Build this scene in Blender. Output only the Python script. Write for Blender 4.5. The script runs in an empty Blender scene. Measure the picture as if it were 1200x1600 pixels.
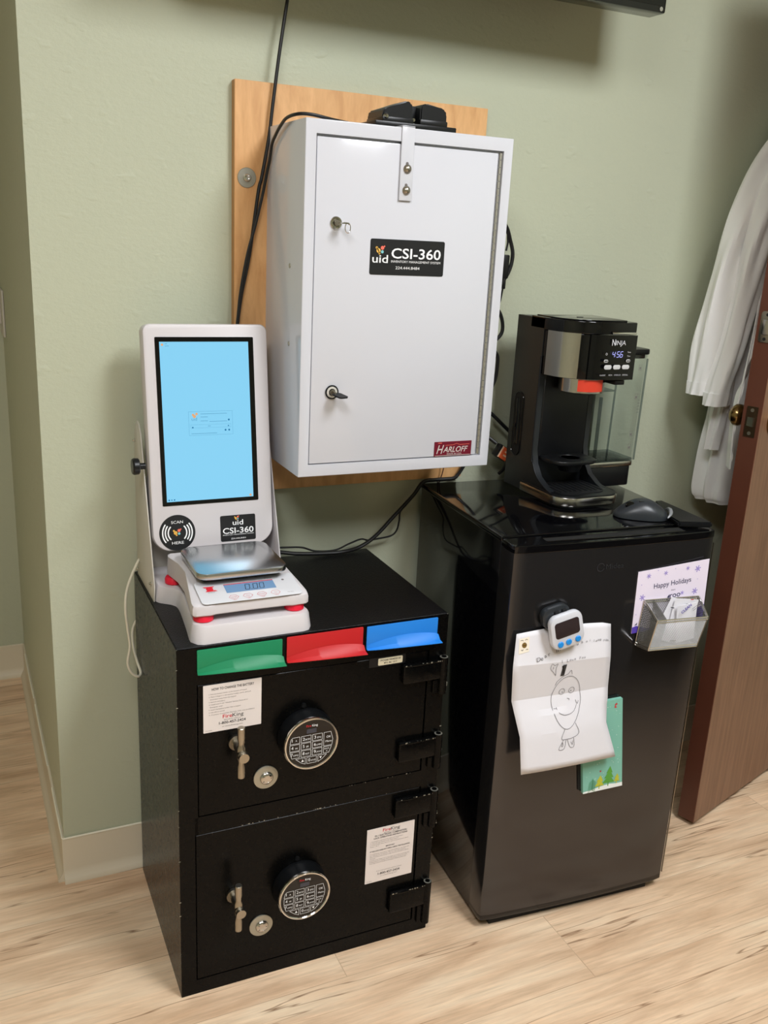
import bpy, bmesh, math, random
from mathutils import Vector, Matrix, noise
random.seed(7)
PI = math.pi
S = bpy.context.scene
COL = S.collection

# ---------------------------------------------------------------- camera
cd = bpy.data.cameras.new('camera'); cam = bpy.data.objects.new('camera', cd); COL.objects.link(cam)
cd.sensor_fit = 'VERTICAL'; cd.sensor_height = 36.0; cd.lens = 1446.25 / 1600 * 36.0
cd.clip_start = 0.02
yaw, pitch, roll = 0.44697, -0.28992, 0.05118
fwd = Vector((math.sin(yaw)*math.cos(pitch), math.cos(yaw)*math.cos(pitch), math.sin(pitch)))
r0 = Vector((math.cos(yaw), -math.sin(yaw), 0)); u0 = r0.cross(fwd)
rt = math.cos(roll)*r0 + math.sin(roll)*u0; up = -math.sin(roll)*r0 + math.cos(roll)*u0
cam.matrix_world = Matrix(((rt.x, up.x, -fwd.x, -0.1657), (rt.y, up.y, -fwd.y, -1.7965), (rt.z, up.z, -fwd.z, 1.3687), (0, 0, 0, 1)))
S.camera = cam

# ---------------------------------------------------------------- world, lights, exposure
w = bpy.data.worlds.new('world'); S.world = w; w.use_nodes = True
w.node_tree.nodes['Background'].inputs[0].default_value = (1.0, 0.98, 0.95, 1)
w.node_tree.nodes['Background'].inputs[1].default_value = 0.05
S.view_settings.view_transform = 'Standard'; S.view_settings.look = 'None'
S.view_settings.gamma = 1; S.view_settings.use_curve_mapping = False
S.view_settings.exposure = 0.0
CEIL = 2.62
LIGHTS = [(1.05, -1.85, 0.56, 1.16, 56), (-0.5, -2.0, 0.56, 1.16, 34)]   # x, y, width, length, watts
for (lx, ly, lw, ll, P) in LIGHTS:
    ld = bpy.data.lights.new('troffer_light', 'AREA'); ld.shape = 'RECTANGLE'; ld.size = lw; ld.size_y = ll
    ld.energy = P; ld.color = (0.875, 0.925, 1.0)
    lo = bpy.data.objects.new('troffer_light', ld); COL.objects.link(lo); lo.location = (lx, ly, CEIL - 0.03)

# ---------------------------------------------------------------- materials
def lin(c):
    return tuple(((v/255)/12.92 if v/255 <= 0.04045 else ((v/255+0.055)/1.055)**2.4) for v in c)
MATS = {}
def mat(name, rgb, rough=0.5, metal=0.0, bump=0.0, bscale=200.0, coat=0.0, emit=None, es=1.0, spec=0.5, aniso=None, var=0.0, vscale=8.0):
    if name in MATS: return MATS[name]
    m = bpy.data.materials.new(name); m.use_nodes = True; nt = m.node_tree; b = nt.nodes['Principled BSDF']
    b.inputs['Base Color'].default_value = (*lin(rgb), 1); b.inputs['Roughness'].default_value = rough
    b.inputs['Metallic'].default_value = metal; b.inputs['Coat Weight'].default_value = coat
    b.inputs['Specular IOR Level'].default_value = spec
    if emit: b.inputs['Emission Color'].default_value = (*lin(emit), 1); b.inputs['Emission Strength'].default_value = es
    tc = nt.nodes.new('ShaderNodeTexCoord')
    n = nt.nodes.new('ShaderNodeTexNoise'); n.inputs['Scale'].default_value = bscale; n.inputs['Detail'].default_value = 3
    src = tc.outputs['Object']
    if aniso:
        mp = nt.nodes.new('ShaderNodeMapping'); mp.inputs['Scale'].default_value = aniso; nt.links.new(src, mp.inputs[0]); src = mp.outputs[0]
    nt.links.new(src, n.inputs['Vector'])
    if bump:
        bp = nt.nodes.new('ShaderNodeBump'); bp.inputs['Strength'].default_value = bump; bp.inputs['Distance'].default_value = 0.002
        nt.links.new(n.outputs['Fac'], bp.inputs['Height']); nt.links.new(bp.outputs[0], b.inputs['Normal'])
    # small procedural variation of the roughness (and, with var, of the colour)
    mr = nt.nodes.new('ShaderNodeMapRange'); mr.inputs['To Min'].default_value = max(rough-0.03, 0.0); mr.inputs['To Max'].default_value = min(rough+0.03, 1)
    nt.links.new(n.outputs['Fac'], mr.inputs['Value']); nt.links.new(mr.outputs[0], b.inputs['Roughness'])
    if var:
        n2 = nt.nodes.new('ShaderNodeTexNoise'); n2.inputs['Scale'].default_value = vscale; nt.links.new(src, n2.inputs['Vector'])
        mx = nt.nodes.new('ShaderNodeMix'); mx.data_type = 'RGBA'
        c = lin(rgb); mx.inputs[6].default_value = (*[v*(1-var) for v in c], 1); mx.inputs[7].default_value = (*[min(v*(1+var), 1) for v in c], 1)
        nt.links.new(n2.outputs['Fac'], mx.inputs[0]); nt.links.new(mx.outputs[2], b.inputs['Base Color'])
    MATS[name] = m; return m

def wall_mat(name, rgb):
    m = mat(name, rgb, 0.55, var=0.02, vscale=3)
    nt = m.node_tree; b = nt.nodes['Principled BSDF']; tc = nt.nodes.new('ShaderNodeTexCoord')
    mp = nt.nodes.new('ShaderNodeMapping'); mp.inputs['Scale'].default_value = (1, 1, 1.5); nt.links.new(tc.outputs['Object'], mp.inputs[0])
    n1 = nt.nodes.new('ShaderNodeTexNoise'); n1.inputs['Scale'].default_value = 75; n1.inputs['Detail'].default_value = 4; n1.inputs['Roughness'].default_value = .6
    v = nt.nodes.new('ShaderNodeTexNoise'); v.inputs['Scale'].default_value = 22; v.inputs['Detail'].default_value = 2
    rp = nt.nodes.new('ShaderNodeMapRange'); rp.inputs['From Min'].default_value = .62; rp.inputs['From Max'].default_value = .8
    for q in (n1, v): nt.links.new(mp.outputs[0], q.inputs['Vector'])
    nt.links.new(v.outputs['Fac'], rp.inputs['Value'])
    ad = nt.nodes.new('ShaderNodeMath'); ad.operation = 'ADD'; nt.links.new(n1.outputs['Fac'], ad.inputs[0]); nt.links.new(rp.outputs[0], ad.inputs[1])
    bp = nt.nodes.new('ShaderNodeBump'); bp.inputs['Strength'].default_value = .5; bp.inputs['Distance'].default_value = .002
    nt.links.new(ad.outputs[0], bp.inputs['Height']); nt.links.new(bp.outputs[0], b.inputs['Normal'])
    return m

def floor_mat():
    m = bpy.data.materials.new('vinyl_plank'); m.use_nodes = True; nt = m.node_tree; N = nt.nodes; L = nt.links; b = N['Principled BSDF']
    tc = N.new('ShaderNodeTexCoord')
    off = N.new('ShaderNodeMapping'); off.inputs['Location'].default_value = (0.33, 0.115, 0); L.new(tc.outputs['Object'], off.inputs[0])
    br = N.new('ShaderNodeTexBrick'); br.offset = 0.37; br.inputs['Scale'].default_value = 1; br.inputs['Brick Width'].default_value = 1.22
    br.inputs['Row Height'].default_value = 0.181; br.inputs['Mortar Size'].default_value = 0.0009; br.inputs['Mortar Smooth'].default_value = 0.3
    br.inputs['Color1'].default_value = (0, 0, 0, 1); br.inputs['Color2'].default_value = (1, 1, 1, 1); br.inputs['Mortar'].default_value = (.5, .5, .5, 1)
    br.inputs['Bias'].default_value = 0
    L.new(off.outputs[0], br.inputs['Vector'])
    # per-plank shift of the grain
    sh = N.new('ShaderNodeVectorMath'); sh.operation = 'MULTIPLY_ADD'; L.new(br.outputs['Color'], sh.inputs[0])
    sh.inputs[1].default_value = (7.3, 3.1, 2.0); L.new(off.outputs[0], sh.inputs[2])
    def nz(scale, mapsc, det=5, rg=.55):
        mp = N.new('ShaderNodeMapping'); mp.inputs['Scale'].default_value = mapsc; L.new(sh.outputs[0], mp.inputs[0])
        n = N.new('ShaderNodeTexNoise'); n.inputs['Scale'].default_value = scale; n.inputs['Detail'].default_value = det; n.inputs['Roughness'].default_value = rg
        n.inputs['Distortion'].default_value = .35
        L.new(mp.outputs[0], n.inputs['Vector']); return n
    g1 = nz(3.2, (1, 6, 1)); g2 = nz(14, (.6, 11, 1), 6, .65); g3 = nz(3.2, (.42, 8, 1), 3, .5); g3.inputs['Distortion'].default_value = .05
    cr = N.new('ShaderNodeValToRGB'); L.new(g1.outputs['Fac'], cr.inputs[0])
    e = cr.color_ramp.elements; e[0].position = .28; e[0].color = (*lin((204, 168, 134)), 1); e[1].position = .72; e[1].color = (*lin((246, 222, 190)), 1)
    x = e.new(.5); x.color = (*lin((232, 200, 166)), 1)
    mx = N.new('ShaderNodeMix'); mx.data_type = 'RGBA'; mx.blend_type = 'MULTIPLY'; L.new(cr.outputs[0], mx.inputs[6])
    fr = N.new('ShaderNodeMapRange'); fr.inputs['From Min'].default_value = .3; fr.inputs['From Max'].default_value = .7; fr.inputs['To Min'].default_value = .76; fr.inputs['To Max'].default_value = 1.08
    L.new(g2.outputs['Fac'], fr.inputs['Value']); cb = N.new('ShaderNodeCombineColor')
    for i in range(3): L.new(fr.outputs[0], cb.inputs[i])
    L.new(cb.outputs[0], mx.inputs[7]); mx.inputs[0].default_value = .8
    # dark cracks / cathedrals
    ck = N.new('ShaderNodeMath'); ck.operation = 'SUBTRACT'; L.new(g3.outputs['Fac'], ck.inputs[0]); ck.inputs[1].default_value = .54
    ab = N.new('ShaderNodeMath'); ab.operation = 'ABSOLUTE'; L.new(ck.outputs[0], ab.inputs[0])
    mk = N.new('ShaderNodeMapRange'); mk.inputs['From Min'].default_value = 0.0; mk.inputs['From Max'].default_value = .012; mk.inputs['To Min'].default_value = 1; mk.inputs['To Max'].default_value = 0
    L.new(ab.outputs[0], mk.inputs['Value'])
    gate = nz(2.6, (1.0, 5, 1), 2); gm = N.new('ShaderNodeMapRange'); gm.inputs['From Min'].default_value = .46; gm.inputs['From Max'].default_value = .57; L.new(gate.outputs['Fac'], gm.inputs['Value'])
    ml = N.new('ShaderNodeMath'); ml.operation = 'MULTIPLY'; L.new(mk.outputs[0], ml.inputs[0]); L.new(gm.outputs[0], ml.inputs[1])
    ml2 = N.new('ShaderNodeMath'); ml2.operation = 'MULTIPLY'; L.new(ml.outputs[0], ml2.inputs[0]); ml2.inputs[1].default_value = .9
    m2 = N.new('ShaderNodeMix'); m2.data_type = 'RGBA'; L.new(ml2.outputs[0], m2.inputs[0]); L.new(mx.outputs[2], m2.inputs[6]); m2.inputs[7].default_value = (*lin((132, 98, 70)), 1)
    # plank tint and joint
    m3 = N.new('ShaderNodeMix'); m3.data_type = 'RGBA'; m3.blend_type = 'MULTIPLY'; m3.inputs[0].default_value = 1; L.new(m2.outputs[2], m3.inputs[6])
    tr = N.new('ShaderNodeValToRGB'); L.new(br.outputs['Color'], tr.inputs[0]); tr.color_ramp.elements[0].color = (.9, .89, .88, 1); tr.color_ramp.elements[1].color = (1, 1, 1, 1)
    L.new(tr.outputs[0], m3.inputs[7])
    m4 = N.new('ShaderNodeMix'); m4.data_type = 'RGBA'; jf = N.new('ShaderNodeMath'); jf.operation = 'MULTIPLY'; jf.inputs[1].default_value = .35
    L.new(br.outputs['Fac'], jf.inputs[0]); L.new(jf.outputs[0], m4.inputs[0]); L.new(m3.outputs[2], m4.inputs[6]); m4.inputs[7].default_value = (*lin((120, 92, 68)), 1)
    L.new(m4.outputs[2], b.inputs['Base Color']); b.inputs['Roughness'].default_value = .42
    bp = N.new('ShaderNodeBump'); bp.inputs['Strength'].default_value = .12; bp.inputs['Distance'].default_value = .001; L.new(g2.outputs['Fac'], bp.inputs['Height']); L.new(bp.outputs[0], b.inputs['Normal'])
    return m

def wood_mat(name, c1, c2, mapsc, rough=.45, scale=6, contrast=(.35, .65)):
    m = bpy.data.materials.new(name); m.use_nodes = True; nt = m.node_tree; N = nt.nodes; L = nt.links; b = N['Principled BSDF']
    tc = N.new('ShaderNodeTexCoord'); mp = N.new('ShaderNodeMapping'); mp.inputs['Scale'].default_value = mapsc; L.new(tc.outputs['Object'], mp.inputs[0])
    n = N.new('ShaderNodeTexNoise'); n.inputs['Scale'].default_value = scale; n.inputs['Detail'].default_value = 6; n.inputs['Roughness'].default_value = .6; n.inputs['Distortion'].default_value = .3
    L.new(mp.outputs[0], n.inputs['Vector']); cr = N.new('ShaderNodeValToRGB'); L.new(n.outputs['Fac'], cr.inputs[0])
    e = cr.color_ramp.elements; e[0].position = contrast[0]; e[0].color = (*lin(c1), 1); e[1].position = contrast[1]; e[1].color = (*lin(c2), 1)
    L.new(cr.outputs[0], b.inputs['Base Color']); b.inputs['Roughness'].default_value = rough
    bp = N.new('ShaderNodeBump'); bp.inputs['Strength'].default_value = .08; bp.inputs['Distance'].default_value = .001; L.new(n.outputs['Fac'], bp.inputs['Height']); L.new(bp.outputs[0], b.inputs['Normal'])
    MATS[name] = m; return m

def clear_mat(name, tint=(0.93, 0.95, 0.95)):
    m = bpy.data.materials.new(name); m.use_nodes = True; nt = m.node_tree; N = nt.nodes; L = nt.links
    for n in list(N): N.remove(n)
    o = N.new('ShaderNodeOutputMaterial'); mx = N.new('ShaderNodeMixShader'); t = N.new('ShaderNodeBsdfTransparent'); g = N.new('ShaderNodeBsdfGlossy')
    t.inputs[0].default_value = (*tint, 1); g.inputs['Roughness'].default_value = .06
    f = N.new('ShaderNodeLayerWeight'); f.inputs[0].default_value = .18
    nz = N.new('ShaderNodeTexNoise'); nz.inputs['Scale'].default_value = 30; bp = N.new('ShaderNodeBump'); bp.inputs['Strength'].default_value = .05
    L.new(nz.outputs['Fac'], bp.inputs['Height']); L.new(bp.outputs[0], g.inputs['Normal'])
    fm = N.new('ShaderNodeMath'); fm.operation = 'MULTIPLY'; fm.inputs[1].default_value = .45; L.new(f.outputs['Facing'], fm.inputs[0]); L.new(fm.outputs[0], mx.inputs[0]); L.new(t.outputs[0], mx.inputs[1]); L.new(g.outputs[0], mx.inputs[2]); L.new(mx.outputs[0], o.inputs[0])
    MATS[name] = m; return m

M_wall = wall_mat('sage_wall_paint', (184, 188, 164))
M_ceil = mat('ceiling_tile_white', (225, 222, 214), .9, bump=.3, bscale=300)
M_floor = floor_mat()
M_base = mat('cove_base_beige', (216, 205, 182), .45, bump=.05, bscale=20)
M_caulk = mat('caulk_cream', (236, 230, 210), .5)
M_maple = wood_mat('maple_laminate', (206, 154, 100), (228, 178, 122), (5, 5, 1.1), .42, 9)
M_mapleedge = mat('maple_edge', (182, 132, 78), .5, var=.1)
M_doorface = wood_mat('walnut_laminate', (112, 80, 60), (140, 104, 80), (9, 9, .55), .4, 9, (.3, .7))
M_dooredge = mat('door_edge_stain', (86, 48, 34), .35, var=.08, vscale=20)
M_white = mat('white_powder_coat', (205, 206, 212), .11, bump=.004, bscale=25)
M_whitep = mat('white_plastic', (204, 199, 200), .42)
M_offwhite = mat('off_white_plastic', (196, 192, 182), .5)
M_blkgloss = mat('gloss_black_enamel', (6, 6, 8), .07, bump=.01, bscale=15)
M_safe = mat('safe_black_paint', (5, 5, 5), .27, bump=.05, bscale=90, spec=.14)
M_safetop = mat('safe_black_top', (9, 9, 11), .36, bump=.5, bscale=420, spec=.3)
M_dark = mat('dark_recess', (6, 6, 6), .8)
M_blkp = mat('black_plastic', (13, 14, 16), .36, spec=.4)
M_blkrub = mat('black_cable_rubber', (16, 16, 17), .42)
M_blkmat = mat('black_matte_plastic', (17, 18, 20), .55, spec=.35)
M_glassblk = mat('black_glass', (6, 6, 8), .05)
M_doorss = mat('black_stainless', (80, 79, 80), .16, metal=.86, bump=.02, bscale=60, aniso=(1, 1, 30))
M_chrome = mat('chrome', (214, 212, 208), .12, metal=1)
M_steel = mat('brushed_steel', (198, 195, 190), .2, metal=1, bump=.05, bscale=120, aniso=(1, 1, 12))
M_steelh = mat('brushed_pan_steel', (196, 198, 200), .24, metal=1, bump=.04, bscale=100, aniso=(14, 1, 1))
M_zinc = mat('zinc_plate', (176, 174, 162), .42, metal=.8, var=.08, vscale=60)
M_nickel = mat('satin_nickel', (170, 164, 152), .3, metal=1)
M_bronze = mat('antique_bronze', (92, 76, 60), .35, metal=1)
M_brass = mat('polished_brass', (140, 116, 76), .22, metal=1)
M_mesh = mat('silver_mesh_wire', (122, 121, 119), .32, metal=1)
M_green = mat('green_plastic', (16, 128, 84), .5)
M_red = mat('red_plastic', (186, 26, 30), .5)
M_blue = mat('blue_plastic', (28, 124, 214), .5)
M_rednub = mat('red_foot_plastic', (226, 24, 54), .4)
M_bluebtn = mat('blue_button', (36, 140, 220), .3)
M_paper = mat('white_paper', (220, 218, 222), .8, var=.015, vscale=30)
M_sticker = mat('sticker_paper', (226, 217, 212), .6, var=.01)
M_beige = mat('beige_label', (206, 196, 168), .6)
M_ink = mat('black_ink', (26, 24, 24), .7)
M_inkgrey = mat('grey_ink', (108, 102, 100), .8)
M_pencil = mat('pencil_graphite', (110, 108, 112), .7)
M_redink = mat('red_ink', (206, 30, 46), .6)
M_labblk = mat('black_label', (22, 23, 25), .4)
M_whiteink = mat('white_ink', (238, 238, 238), .6)
M_yellow = mat('yellow_ink', (238, 186, 84), .6)
M_orange = mat('orange_ink', (232, 104, 66), .6)
M_coral = mat('coral_ink', (234, 110, 90), .6)
M_teal = mat('pale_teal_ink', (120, 190, 196), .6)
M_maroon = mat('maroon_plate', (122, 30, 48), .3, metal=.3)
M_screen = mat('lit_screen', (4, 6, 8), .08, emit=(140, 215, 250), es=.95)
M_scrline = mat('screen_line', (4, 6, 8), .3, emit=(96, 168, 206), es=.9)
M_scrwhite = mat('screen_highlight', (4, 6, 8), .3, emit=(176, 228, 250), es=1.0)
M_scrdark = mat('screen_blue_dark', (4, 6, 8), .3, emit=(30, 120, 170), es=.9)
M_scrorange = mat('screen_orange', (4, 6, 8), .3, emit=(235, 180, 130), es=.9)
M_lcd = mat('lit_lcd', (40, 60, 80), .15, emit=(138, 176, 216), es=.62)
M_lcdseg = mat('lcd_segment', (40, 48, 58), .3)
M_lcdoff = mat('dark_lcd', (52, 42, 42), .15)
M_led = mat('clock_digits', (10, 10, 20), .3, emit=(176, 178, 250), es=1.3)
M_keyw = mat('grey_soft_key', (196, 196, 196), .4)
M_orangelab = mat('orange_plug_label', (226, 98, 52), .5)
M_mouse = mat('graphite_mouse', (38, 42, 46), .36)
M_mousetrim = mat('mouse_grey_edge', (122, 124, 126), .3)
M_clear = clear_mat('clear_reservoir_plastic')
M_clear2 = clear_mat('thick_clear_plastic', (.62, .66, .68))
M_coffee = mat('appliance_black', (22, 25, 28), .42)
M_cardlil = mat('lilac_card', (232, 222, 238), .55)
M_purple = mat('purple_ink', (82, 60, 168), .6)
M_lilac = mat('lavender_ink', (158, 142, 206), .6)
M_navyink = mat('navy_ink', (52, 50, 84), .6)
M_mint = mat('mint_pad', (126, 186, 168), .55)
M_treeg = mat('tree_green', (88, 158, 60), .6)
M_treey = mat('tree_lime', (186, 190, 56), .6)
M_treed = mat('tree_teal', (70, 140, 90), .6)
M_coat = mat('white_lab_cotton', (247, 247, 245), .85, bump=.15, bscale=900, var=.02, vscale=6)
M_cream = mat('white_cord', (222, 216, 196), .45)
M_lightpanel = mat('light_diffuser', (240, 240, 240), .5, emit=(255, 244, 226), es=5.0)
M_snow = mat('snow_print', (236, 240, 238), .6)

# ---------------------------------------------------------------- mesh helpers
def box(bm, x0, x1, y0, y1, z0, z1, bev=0.0, seg=2, M=None):
    vs = [bm.verts.new((x, y, z)) for x in (x0, x1) for y in (y0, y1) for z in (z0, z1)]
    idx = ((0, 1, 3, 2), (4, 6, 7, 5), (0, 4, 5, 1), (2, 3, 7, 6), (0, 2, 6, 4), (1, 5, 7, 3))
    fs = [bm.faces.new([vs[i] for i in f]) for f in idx]
    if bev:
        es = list({e for f in fs for e in f.edges})
        r = bmesh.ops.bevel(bm, geom=es, offset=bev, segments=seg, profile=.5, affect='EDGES', clamp_overlap=True)
        vs = list({v for f in r['faces'] for v in f.verts} | {v for v in vs if v.is_valid})
    if M is not None: bmesh.ops.transform(bm, matrix=M, verts=[v for v in vs if v.is_valid])
    return bm
def frame_of(d):
    d = Vector(d).normalized(); a = Vector((0, 0, 1)) if abs(d.z) < .9 else Vector((1, 0, 0))
    u = d.cross(a).normalized(); return u, d.cross(u).normalized(), d
def ring(bm, c, u, v, r, n):
    return [bm.verts.new(c + u*r*math.cos(2*PI*i/n) + v*r*math.sin(2*PI*i/n)) for i in range(n)]
def skin(bm, rings, cap0=True, cap1=True, closed=True):
    for a, b in zip(rings, rings[1:]):
        n = len(a)
        for i in range(n if closed else n-1):
            bm.faces.new((a[i], a[(i+1) % n], b[(i+1) % n], b[i]))
    if cap0: bm.faces.new(list(reversed(rings[0])))
    if cap1: bm.faces.new(rings[-1])
def cyl(bm, p0, p1, r0, r1=None, n=28):
    p0 = Vector(p0); p1 = Vector(p1); u, v, d = frame_of(p1-p0)
    skin(bm, [ring(bm, p0, u, v, r0, n), ring(bm, p1, u, v, r0 if r1 is None else r1, n)]); return bm
def lathe(bm, o, d, prof, n=36, cap0=True, cap1=True):
    o = Vector(o); u, v, d = frame_of(d)
    skin(bm, [ring(bm, o + d*h, u, v, max(r, 1e-5), n) for r, h in prof], cap0, cap1); return bm
def catmull(pts, k=8):
    P = [Vector(p) for p in pts]; P = [P[0]*2-P[1]] + P + [P[-1]*2-P[-2]]; out = []
    for i in range(1, len(P)-2):
        for j in range(k):
            t = j/k; a, b, c, d = P[i-1:i+3]
            out.append(.5*((2*b)+(c-a)*t+(2*a-5*b+4*c-d)*t*t+(3*b-a-3*c+d)*t*t*t))
    return out + [P[-2]]
def tube(bm, pts, r, n=10, smooth=True, k=8, caps=True):
    P = catmull(pts, k) if smooth and len(pts) > 2 else [Vector(p) for p in pts]
    rings = []; u = None
    for i, p in enumerate(P):
        d = (P[min(i+1, len(P)-1)]-P[max(i-1, 0)]).normalized()
        if u is None: u, v, _ = frame_of(d)
        u = (u-d*u.dot(d)).normalized(); v = d.cross(u)
        rr = r(i/(len(P)-1)) if callable(r) else r
        rings.append(ring(bm, p, u, v, rr, n))
    skin(bm, rings, caps, caps); return bm
def extr(bm, poly, fn0, fn1):
    """prism between two mappings of a 2-D polygon"""
    a = [bm.verts.new(fn0(p)) for p in poly]; b = [bm.verts.new(fn1(p)) for p in poly]
    skin(bm, [a, b]); return bm
def pris(bm, poly, ax, a, b):
    f = {'x': lambda t: (lambda p: (t, p[0], p[1])), 'y': lambda t: (lambda p: (p[0], t, p[1])), 'z': lambda t: (lambda p: (p[0], p[1], t))}[ax]
    return extr(bm, poly, f(a), f(b))
def rrect(x0, x1, y0, y1, r, n=6):
    rs = r if isinstance(r, (list, tuple)) else [r]*4; out = []
    for (cx, cy, a0, q) in ((x1, y1, 0, rs[0]), (x0, y1, 90, rs[1]), (x0, y0, 180, rs[2]), (x1, y0, 270, rs[3])):
        sx = -1 if cx == x1 else 1; sy = -1 if cy == y1 else 1; q = max(q, 1e-5)
        for i in range(n+1):
            a = math.radians(a0+90*i/n); out.append((cx+sx*q+q*math.cos(a), cy+sy*q+q*math.sin(a)))
    return out
def circ(cx, cy, r, n=28, a0=0, a1=360):
    return [(cx+r*math.cos(math.radians(a0+(a1-a0)*i/n)), cy+r*math.sin(math.radians(a0+(a1-a0)*i/n))) for i in range(n)]
def softpris(bm, poly, ax, a, b, c=.002):
    """prism with both rims chamfered: polygon scaled slightly at the ends"""
    cx = sum(p[0] for p in poly)/len(poly); cy = sum(p[1] for p in poly)/len(poly)
    w_ = max(p[0] for p in poly)-min(p[0] for p in poly); h_ = max(p[1] for p in poly)-min(p[1] for p in poly)
    def sc(k): return [(cx+(p[0]-cx)*(1-2*k/w_), cy+(p[1]-cy)*(1-2*k/h_)) for p in poly]
    m = {'x': lambda p, t: (t, p[0], p[1]), 'y': lambda p, t: (p[0], t, p[1]), 'z': lambda p, t: (p[0], p[1], t)}[ax]
    s = 1 if b > a else -1
    lv = [(a, c), (a+s*c*.3, c*.3), (a+s*c, 0), (b-s*c, 0), (b-s*c*.3, c*.3), (b, c)]
    skin(bm, [[bm.verts.new(m(p, t)) for p in sc(k)] for t, k in lv]); return bm
def arcband(bm, cx, cz, r0, r1, a0, a1, y, n=14):
    """flat curved stroke facing -Y"""
    p = [(cx+r1*math.cos(math.radians(a0+(a1-a0)*i/n)), cz+r1*math.sin(math.radians(a0+(a1-a0)*i/n))) for i in range(n+1)]
    q = [(cx+r0*math.cos(math.radians(a0+(a1-a0)*i/n)), cz+r0*math.sin(math.radians(a0+(a1-a0)*i/n))) for i in range(n+1)]
    A = [bm.verts.new((a, y, b)) for a, b in p]; B = [bm.verts.new((a, y, b)) for a, b in q]
    for i in range(n): bm.faces.new((A[i], A[i+1], B[i+1], B[i]))
    return bm
def stroke(bm, pts, wd, y, yf=None):
    """flat 2-D line facing -Y"""
    for (a, b) in zip(pts, pts[1:]):
        d = Vector((b[0]-a[0], b[1]-a[1])); L = d.length or 1e-6; n = Vector((-d.y, d.x))/L*wd/2; e = d/L*wd*.3
        P = [(a[0]-e.x+n.x, a[1]-e.y+n.y), (b[0]+e.x+n.x, b[1]+e.y+n.y), (b[0]+e.x-n.x, b[1]+e.y-n.y), (a[0]-e.x-n.x, a[1]-e.y-n.y)]
        bm.faces.new([bm.verts.new((p[0], (yf(p[1]) if yf else 0)+y, p[1])) for p in P])
    return bm
def flat(bm, poly, y):
    bm.faces.new([bm.verts.new((p[0], y, p[1])) for p in poly]); return bm

def obj(name, bm, m, parent=None, label=None, ang=35, flatshade=False, keep=False):
    if not keep: bmesh.ops.recalc_face_normals(bm, faces=bm.faces)
    me = bpy.data.meshes.new(name); bm.to_mesh(me); bm.free()
    me.materials.append(m)
    if not flatshade:
        for p in me.polygons: p.use_smooth = True
        me.set_sharp_from_angle(angle=math.radians(ang))
    o = bpy.data.objects.new(name, me); COL.objects.link(o)
    if parent is not None: o.parent = parent
    if label: o['label'] = label
    return o
def NB(): return bmesh.new()
def thing(name, label, cat, loc=(0, 0, 0), rz=0, group=None):
    o = bpy.data.objects.new(name, None); COL.objects.link(o); o.location = loc; o.rotation_euler = (0, 0, rz); o.empty_display_size = .05
    o['label'] = label; o['category'] = cat
    if group: o['group'] = group
    return o
def tag(o, label, cat, group=None):
    o['label'] = label; o['category'] = cat
    if group: o['group'] = group
    return o
def struct(name, bm, m, parent=None):
    o = obj(name, bm, m, parent)
    if parent is None: o['kind'] = 'structure'
    return o

# text: every line is fitted into x0..x1 (or centred) with cap height h, baseline z, on a plane facing -Y
def textmesh(s, bold=0.0, shear=0.0):
    c = bpy.data.curves.new('t', 'FONT'); c.body = s; c.offset = bold; c.shear = shear; c.resolution_u = 3; c.fill_mode = 'FRONT' if False else 'BOTH'
    o = bpy.data.objects.new('t', c); COL.objects.link(o)
    dg = bpy.context.evaluated_depsgraph_get(); dg.update()
    me = bpy.data.meshes.new_from_object(o.evaluated_get(dg)); bpy.data.objects.remove(o); bpy.data.curves.remove(c)
    return me
CACHE = {}
def text(bm, s, x, z, h, y, width=None, align='L', bold=0.0, rot=0.0, shear=0.0, M=None):
    key = (s, bold, shear)
    if key not in CACHE: CACHE[key] = textmesh(s, bold, shear)
    me = CACHE[key]
    if not me.vertices: return bm
    k = h/.70
    xs = [v.co.x for v in me.vertices]; x0, x1 = min(xs), max(xs)
    kx = width/(x1-x0) if width else k
    W = (x1-x0)*kx; sx = {'L': 0, 'C': -W/2, 'R': -W}[align]
    T = Matrix.Translation((x, y, z)) @ Matrix.Rotation(-rot, 4, 'Y') @ Matrix(((kx, 0, 0, sx-x0*kx), (0, 0, 1, 0), (0, k, 0, 0), (0, 0, 0, 1)))
    if M is not None: T = M @ T
    vs = [bm.verts.new(T @ v.co) for v in me.vertices]
    for p in me.polygons:
        try: bm.faces.new([vs[i] for i in p.vertices])
        except ValueError: pass
    return bm
def tobj(name, items, m, parent, label=None):
    bm = NB()
    for it in items: text(bm, *it[0], **it[1]) if isinstance(it, tuple) and isinstance(it[1], dict) else text(bm, *it)
    return obj(name, bm, m, parent, label, flatshade=True, keep=True)
T = lambda *a, **k: (a, k)

# ================================================================ THE ROOM
WX = -0.0206; WD = 1.034; RX = 2.42; FY = -5.2; LX = -2.6
def wbox(name, *a, m=M_wall): return struct(name, box(NB(), *a), m)
wbox('floor', LX, RX+.1, FY, WD+.1, -.08, 0, m=M_floor)
wbox('ceiling', LX, RX+.1, FY, WD+.1, CEIL, CEIL+.08, m=M_ceil)
wbox('wall_back', WX, RX+.1, 0, .1, 0, CEIL)
wbox('wall_left', WX, WX+.1, .1, WD+.1, 0, CEIL)
wbox('wall_far', LX, WX, WD, WD+.1, 0, CEIL)
wbox('wall_right', RX, RX+.1, FY, 0, 0, CEIL)
wbox('wall_front', LX, RX, FY-.1, FY, 0, CEIL)
wbox('wall_outer', LX-.1, LX, FY, WD+.1, 0, CEIL)
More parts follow.
